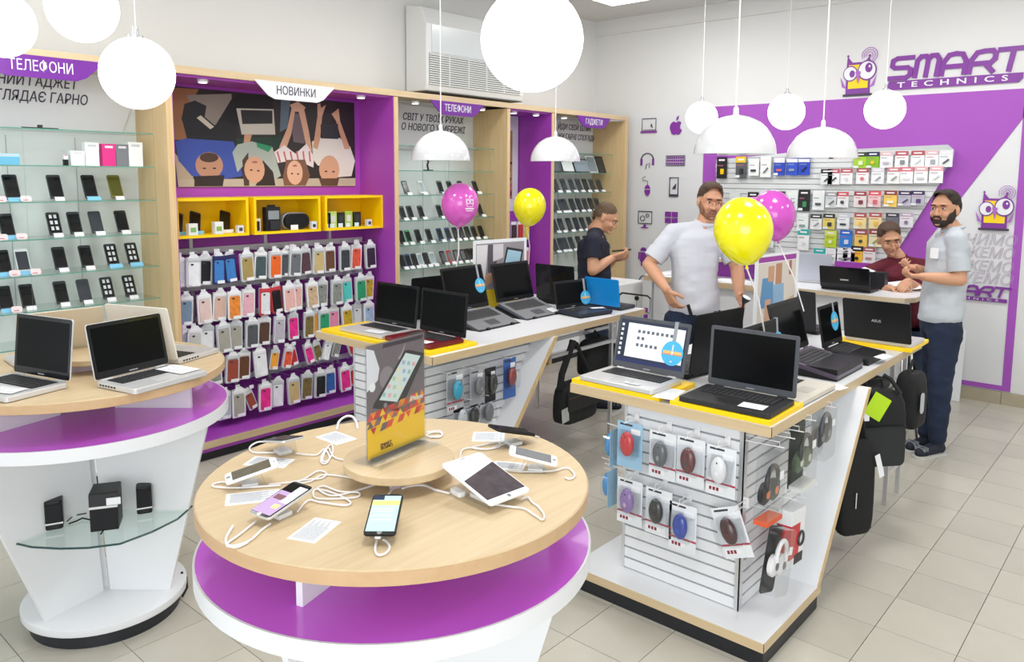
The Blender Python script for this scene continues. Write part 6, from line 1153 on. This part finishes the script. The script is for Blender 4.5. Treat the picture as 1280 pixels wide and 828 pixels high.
def face(M, s, t, hairm, beard=None, hair='short', mouth=0):
    def e(nm, c, r, m, n=14):
        b = MB(M @ Matrix.Translation(Vector(c)*s) @ Matrix.Diagonal((r[0]*s, r[1]*s, r[2]*s, 1))).ball((0, 0, 0), 1, n=n, m=8); x = b.mesh(nm, [m], True); return obj(nm, x, t, t.matrix_world.inverted())
    for q in (-1, 1):
        e('eye', (q*.030, -.083, .006), (.0115, .009, .0050), EYEW); e('iris', (q*.030, -.0905, .006), (.0058, .0045, .0052), IRIS, 8)
        e('eyebrow', (q*.031, -.093, .026), (.019, .006, .0045), BROW if hairm is not HAIRL else HAIRL); e('eyelid', (q*.030, -.087, .0135), (.0145, .009, .0035), mat('eyelid', hexc('b98468'), .6))
    e('mouth', (0, -.095, -.057), (.022, .006, .0045), LIP)
    h = Org()
    if hair == 'short':
        for c, r in (((0, .018, .050), (.079, .094, .080)), ((0, -.030, .092), (.060, .055, .032)), ((0, .050, .020), (.077, .064, .080))): h.ell(M, Vector(c)*s, [q*s for q in r])
        cutn = [((M @ Vector((0, -.045*s, .047*s))), (M.to_3x3() @ Vector((0, -1., -.62))).normalized()), ((M @ Vector((0, 0, -.040*s))), (M.to_3x3() @ Vector((0, -.35, -1))).normalized())]
    else:
        for c, r in (((0, .018, .046), (.0755, .090, .076)), ((0, .050, .010), (.073, .060, .070))): h.ell(M, Vector(c)*s, [q*s for q in r])
        cutn = [((M @ Vector((0, -.048*s, .050*s))), (M.to_3x3() @ Vector((0, -1., -.7))).normalized()), ((M @ Vector((0, 0, .000*s))), (M.to_3x3() @ Vector((0, -.45, -1))).normalized())]
    h.build('hair', hairm, t, .006, 3, .003, 60., cutn)
    if beard:
        k = Org()
        for c, r in (((0, -.040, -.080), (.046, .047, .036)), ((.048, -.022, -.050), (.020, .040, .038)), ((-.048, -.022, -.050), (.020, .040, .038)), ((.064, -.004, -.020), (.010, .018, .036)), ((-.064, -.004, -.020), (.010, .018, .036)), ((0, -.088, -.078), (.026, .014, .018))): k.ell(M, Vector(c)*s, [q*s*(1.0 if beard == 'full' else .975) for q in r])
        k.cap(M @ Vector((-.024*s, -.088*s, -.058*s)), .006*s, M @ Vector((-.016*s, -.098*s, -.046*s)), .006*s).cap(M @ Vector((.024*s, -.088*s, -.058*s)), .006*s, M @ Vector((.016*s, -.098*s, -.046*s)), .006*s).cap(M @ Vector((-.016*s, -.098*s, -.045*s)), .0055*s, M @ Vector((.016*s, -.098*s, -.045*s)), .0055*s)
        k.build('beard', hairm if beard == 'full' else mat('stubble', hexc('8a6048'), .8), t, .005, 2, .002, 90.)
def hand(o, W_, D, Pn, side=1, curl=.6, s=1., spread=.2):
    # W_ wrist, D direction of fingers, Pn palm normal, side +1: thumb on D x Pn side
    D = Vector(D).normalized(); Pn = Vector(Pn); Pn = (Pn-D*Pn.dot(D)).normalized(); S = D.cross(Pn)*side; W_ = Vector(W_)
    for a in (-.028, -.009, .009, .028): o.cap(W_+S*a*.6*s, .017*s, W_+D*.085*s+S*a*s, .013*s)
    for i, (a, L) in enumerate(((.031, .070), (.011, .080), (-.010, .075), (-.030, .058))):
        p = W_+D*.088*s+S*a*s; d = D.copy(); seg = [.42, .32, .26]; r = .0095
        for j, f in enumerate(seg):
            ang = curl*(.7, 1., .8)[j]; ax = S*side; d = (Matrix.Rotation(ang*(1), 3, D.cross(Pn)) @ d) if False else (d*math.cos(ang)+(Pn-d*Pn.dot(d)).normalized()*math.sin(ang)).normalized() if (Pn-d*Pn.dot(d)).length > 1e-3 else d
            Pn2 = Pn; q = p+d*L*f*s; o.cap(p, r*s, q, (r-.0012)*s, 10); p = q; r -= .0012
    p = W_+D*.025*s+S*.028*s; q = p+(D*.55+S*.65+Pn*.35).normalized()*.042*s; o.cap(p, .014*s, q, .011*s, 10); q2 = q+(D*.8+S*.15+Pn*.45).normalized()*.034*s; o.cap(q, .011*s, q2, .009*s, 10)
def person(lab, J, Mh, hs, shirt, sleeve_t=.55, hairm=HAIRD, hair='short', beard=None, legs=True, hands=(), jeans=None, shoes=None, tshirt=False, band=None, base=None, ts=1.):
    t = thing('person', lab, 'person', base or (J['pel'].x, J['pel'].y, 0)); bpy.context.view_layer.update()
    o = Org(); head(o, Mh, hs); hc = Mh.translation; nb = J['neck']
    up = Mh.to_3x3() @ Vector((0, .25, -1)); o.cap(hc+up*.06*hs, .052, nb, .060); o.cap(nb+Vector((0, 0, -.01)), .058, (nb+J['chest'])/2, .075)
    o.cap((nb+J['chest'])/2, .07, J['pel'], .09*ts)
    for k in 'LR':
        S, E_, Wr = J['sh'+k], J['el'+k], J['wr'+k]; o.cap(nb+Vector((0, 0, -.03)), .05, S, .052).cap(S, .050, E_, .042).cap(E_, .042, E_+(Wr-E_)*.35, .043).cap(E_+(Wr-E_)*.35, .043, Wr, .027)
    if legs:
        for k in 'LR': o.cap(J['hip'+k], .085, J['kn'+k], .055).cap(J['kn'+k], .055, J['an'+k], .040)
    for h in hands: hand(o, *h)
    face(Mh, hs, t, hairm, beard, hair)
    o.build('body', SKIN, t, .0055, 2)
    # shirt
    c = Org(); sdir = (J['shL']-J['shR']).normalized(); w = (J['shL']-J['shR']).length; fwd = Vector((0, 0, 1)).cross(sdir).normalized(); fwd = -fwd
    def tor(p, a, b, hgt): 
        M = frame(p, sdir, sdir.cross(Vector((0, 0, 1))).normalized()); c.ell(Matrix.Translation(p) @ Matrix((sdir, sdir.cross(Vector((0, 0, 1))), Vector((0, 0, 1)))).transposed().to_4x4(), (0, 0, 0), (a, b, hgt))
    P0, P1 = J['chest'], J['pel']; W2 = w*.5*ts if w > .3 else .19*ts
    for q in range(15):
        f = -.05+1.10*q/14; tor(P0+(P1-P0)*f, max(W2, .17)*(.98-.10*math.sin(max(0, min(1, f))*math.pi)**2-(.10 if q == 0 else 0)), (.132+.006*f)*ts, .09)
    c.cap(J['shL']-Vector((0, 0, .012)), .062, J['shR']-Vector((0, 0, .012)), .062); 
    for k in 'LR':
        S, E_ = J['sh'+k], J['el'+k]; c.cap(S, .066, S+(E_-S)*sleeve_t, .064 if not tshirt else .060); c.cap(nb-Vector((0, 0, .03)), .062, S, .062); 
    cuts = [((P1-Vector((0, 0, .045))), (0, 0, -1))]
    for k in 'LR': pass
    c.build('shirt', shirt, t, .009, 5, .0075, 6.5, cuts+[(nb+Vector((0, 0, .028)), (0, 0, 1))])
    for k in 'LR':
        S, E_ = J['sh'+k], J['el'+k]; p = S+(E_-S)*(sleeve_t+.12); d = (E_-S).normalized(); b = MB().tube([p-d*.05, p, p+d*.02], [.069, .068, .067], 20); b.T = Matrix(); me = b.mesh('sleeve_band', [band or shirt], True); obj('sleeve_band', me, t, t.matrix_world.inverted())
    if not tshirt:
        cl = MB(); pts = [nb+Vector((0, 0, .004))+(sdir*math.cos(a)*.064+(-fwd)*math.sin(a)*.062)+Vector((0, 0, .016*(-math.sin(a)*-1)))*1 for a in [2*math.pi*k/24 for k in range(24)]]
        obj('collar', cl.tube(pts, .014, 8, True).mesh('collar', [band or shirt], True), t, t.matrix_world.inverted())
    if jeans:
        g = Org()
        for k in 'LR': g.cap(J['pel']-Vector((0, 0, .02)), .13*ts, J['hip'+k]-Vector((0, 0, .02)), .105*ts).cap(J['hip'+k]-Vector((0, 0, .02)), .105, J['kn'+k], .078).cap(J['kn'+k], .078, J['an'+k]+Vector((0, 0, .03)), .060)
        g.build('jeans', jeans, t, .010, 4, .008, 8., [(J['pel']+Vector((0, 0, .01)), (0, 0, 1))])
        pc = J['pel']-Vector((0, 0, .015)); obj('belt', MB(Matrix.Translation(pc) @ Matrix((sdir, sdir.cross(Vector((0, 0, 1))), Vector((0, 0, 1)))).transposed().to_4x4()).lathe([(1, -.018), (1.0, .018)], 28, (0, 0, 0), .150*ts, .118*ts).mesh('belt', [K('1c1a1a', .5)], True), t, t.matrix_world.inverted())
    if shoes:
        for k, dr in shoes:
            a = J['an'+k]; d = Vector(dr).normalized(); s_ = Org(); s_.cap((a.x, a.y, .075), .045, (a.x-d.x*.03, a.y-d.y*.03, .045), .040).cap((a.x, a.y, .05), .042, (a.x+d.x*.12, a.y+d.y*.12, .040), .036).cap((a.x+d.x*.12, a.y+d.y*.12, .038), .038, (a.x+d.x*.16, a.y+d.y*.16, .036), .032)
            sh = s_.build('shoe', K('1b2130', .7), t, .007, 3, 0, 9, [(Vector((0, 0, .012)), (0, 0, -1))])
            M = Matrix.Translation((a.x+d.x*.06, a.y+d.y*.06, 0)) @ Matrix.Rotation(math.atan2(d.y, d.x), 4, 'Z')
            b = MB(M).rrect(.29, .095, .045, 0.001, .018); so = b.mesh('sole', [K('c9c8c2', .6)]); q = obj('sole', so, sh, t.matrix_world.inverted() @ Matrix()); q.parent = sh; q.matrix_parent_inverse = Matrix(); q.matrix_local = Matrix()
            for z_ in (.05, .075): obj('shoe_stripe', MB(M).box(.02+z_, .025+z_, -.040, .040, .05, .084-z_*.15).mesh('shoe_stripe', [K('8f9398', .6)]), sh, Matrix())
    return t
def hM(c, facing, tilt=0., roll=0.):
    f = Vector(facing).normalized(); y = -f; x = Vector((0, 0, 1)).cross(y).normalized()*-1; x = y.cross(Vector((0, 0, 1))).normalized(); z = x.cross(y)
    M = Matrix((x, y, z)).transposed().to_4x4(); return Matrix.Translation(c) @ M @ Matrix.Rotation(tilt, 4, 'X') @ Matrix.Rotation(roll, 4, 'Y')
POLO = mat('polo_white', hexc('c9ccd3'), .85, bump=.15, nscale=200.); POLOG = mat('polo_grey', hexc('bcc2c8'), .85, bump=.15, nscale=200.); NAVYT = mat('tshirt_navy', hexc('161a2c'), .85); MAR = mat('shirt_maroon', hexc('5e1426'), .85)
JEAN = mat('jeans_blue', hexc('1c2840'), .9, noise=.6, nscale=7., bump=.2)
toC = Vector((-fw.x, -fw.y, 0)).normalized(); Rh = Vector((RV.x, RV.y, 0)).normalized()
def J_(w, **k): return {n: AT(v[0], v[1], w+(v[2] if len(v) > 2 else 0)) for n, v in k.items()}
# --- man in white polo (facing the camera) ---
w = 5.05
J = J_(w, neck=(882, 279), chest=(868, 305), pel=(868, 381), shL=(902, 291), shR=(841, 292, -.02), elR=(811, 331, -.02), wrR=(833, 362, -.20), elL=(921, 334, -.05), wrL=(925, 372, -.22), hipL=(886, 398), hipR=(850, 398), knL=(888, 478), knR=(848, 478))
g = lambda v: Vector((v.x, v.y, .09)); J['anL'] = g(J['knL'])+Vector((0, .03, 0)); J['anR'] = g(J['knR'])+Vector((0, .03, 0))
hc = AT(888, 252, w-.03)
hands = [(J['wrR'], Vector((0, 0, -1))+Rh*.5+toC*.1, Rh-toC*.45, 1, .55, 1.08), (J['wrL'], Vector((0, 0, -.3))+toC*.8, -Rh, -1, .5, 1.)]
person('man in white polo shirt and jeans standing behind the yellow balloon, smiling', J, hM(hc, toC+Vector((0, 0, -.12)), 0, rd(4)), 1.0, POLO, .62, HAIRB, 'short', 'stubble', True, hands, JEAN, [('L', toC), ('R', toC)])
one('marker_pen', MB().tube([(0, 0, 0), (.02, .01, -.07)], .011, 8), 'small black object held in the hand of the man in the white polo', 'gadget', None, BLACK, AT(860, 381, w-.24))
# --- man in navy T-shirt, profile to the right ---
w = 6.25; f2 = (Rh*.97+toC*.18).normalized(); sd = toC*.5
J = J_(w, neck=(744, 287), chest=(742, 312), pel=(744, 372), shR=(741, 300, -.17), shL=(748, 300, .17), elR=(741, 338, -.22), wrR=(766, 322, -.12), elL=(752, 340, .22), wrL=(768, 324, .06), hipR=(744, 388, -.09), hipL=(744, 388, .09), knR=(748, 450, -.09), knL=(748, 450, .09))
J['anL'] = g(J['knL']); J['anR'] = g(J['knR'])
hc = AT(757, 272, w)
hands = [(J['wrR'], f2*.9+Vector((0, 0, .25)), -toC*.6+Vector((0, 0, .8)), -1, .65, .95), (J['wrL'], f2*.9+Vector((0, 0, .2)), toC*.4+Vector((0, 0, .8)), 1, .65, .95)]
person('man in navy T-shirt standing in profile looking down at a phone', J, hM(hc, f2+Vector((0, 0, -.62)), 0, 0), 1.0, NAVYT, .42, HAIRL, 'crop', None, True, hands, JEAN, [('L', f2), ('R', f2)], tshirt=True)
t = thing('smartphone', 'dark phone held in the hands of the man in the navy T-shirt', 'phone', M=frame(AT(777, 313, w-.05), (f2+Vector((0, 0, .12))), -toC)); MB().rrect(.15, .07, .008, -.004, .004).build('body', BLACK, t); MB().box(-.065, .065, -.03, .03, .004, .0046).build('screen', SCREEN, t)
# --- man in grey polo, right ---
w = 5.24; f3 = (-Rh*.9+toC*.42).normalized()
J = J_(w, neck=(1191, 287), chest=(1186, 315), pel=(1176, 392), shL=(1196, 301, -.17), shR=(1180, 299, .17), elL=(1200, 350, -.20), wrL=(1153, 346, -.12), elR=(1168, 346, .18), wrR=(1145, 335, .08), hipL=(1182, 410, -.08), hipR=(1172, 410, .09), knL=(1176, 468, -.07), knR=(1168, 466, .09), anL=(1172, 535, -.02), anR=(1160, 526, .10))
J['anL'].z = .09; J['anR'].z = .09
hc = AT(1181, 262, w)
hands = [(J['wrL'], -Rh*.9+Vector((0, 0, .05)), toC*-.2+Vector((0, 0, 1)), 1, .9, 1.), (J['wrR'], -Rh*.8+toC*.3+Vector((0, 0, .1)), Vector((0, 0, 1))+toC*.3, -1, .8, 1.)]
person('bearded man in grey polo shirt and dark jeans standing at the right', J, hM(hc, f3*1.0+toC*.25+Vector((0, 0, .02)), 0, 0), 1.07, POLOG, .60, HAIRD, 'short', 'full', True, hands, JEAN, [('L', f3), ('R', f3)])
gm = [o for o in bpy.data.objects if o.get('label', '').startswith('bearded man')][0]
p = J['chest']+f3*.165+toC*.03; M = frame(p, Rh*.55+toC*.5, (0, 0, 1)); obj('chest_badge', MB(M).rrect(.05, .07, .01, 0, .004).mesh('chest_badge', [K('eceef0', .5)]), gm, gm.matrix_world.inverted())
# --- seated man in maroon ---
w = 6.2; f4 = (toC*.95-Rh*.2).normalized()
J = J_(w, neck=(1122, 322), chest=(1122, 345), pel=(1128, 400, .12), shL=(1150, 333, -.02), shR=(1088, 341, .0), elL=(1152, 366, -.14), wrL=(1136, 352, -.36), elR=(1082, 368, -.10), wrR=(1112, 360, -.32), hipL=(1140, 410), hipR=(1112, 410), knL=(1142, 418, -.35), knR=(1108, 418, -.35))
J['anL'] = g(J['knL']); J['anR'] = g(J['knR'])
hc = AT(1112, 299, w-.04)
hands = [(J['wrL'], -Rh*.6+toC*.5-Vector((0, 0, .25)), -Rh*.5-Vector((0, 0, .6)), 1, .5, .95), (J['wrR'], Rh*.6+toC*.5, Vector((0, 0, -1)), -1, .4, .95)]
person('seated man in maroon shirt leaning over the desk and looking down', J, hM(hc, f4+Vector((0, 0, -.30)), 0, rd(-8)), 1.08, MAR, .98, HAIRB, 'short', None, False, hands, JEAN)
t = thing('office_chair', 'plain dark chair under the seated man in maroon', 'chair', (J['pel'].x, J['pel'].y+.02, 0), .5); MB().rrect(.42, .42, .05, .52, .57).build('seat', BLACK, t); MB().lathe([(.03, .05), (.03, .52)], 12).build('post', CHROME, t); MB().lathe([(.24, .0), (.24, .03), (.04, .06)], 24).build('foot', CHROME, t)
t = thing('tablet', 'dark tablet with pale cover held by the seated man', 'tablet', M=frame(AT(1130, 358, 5.93), Rh*1.0+Vector((0, 0, .12)), -toC+Vector((0, 0, .35)))); MB().rrect(.21, .15, .01, -.004, .004).build('body', BLACK, t); MB().rrect(.21, .15, .01, .004, .007).build('pale_cover', PAPER, t)

wp_ = [o for o in bpy.data.objects if o.get('label', '').startswith('man in white polo')][0]
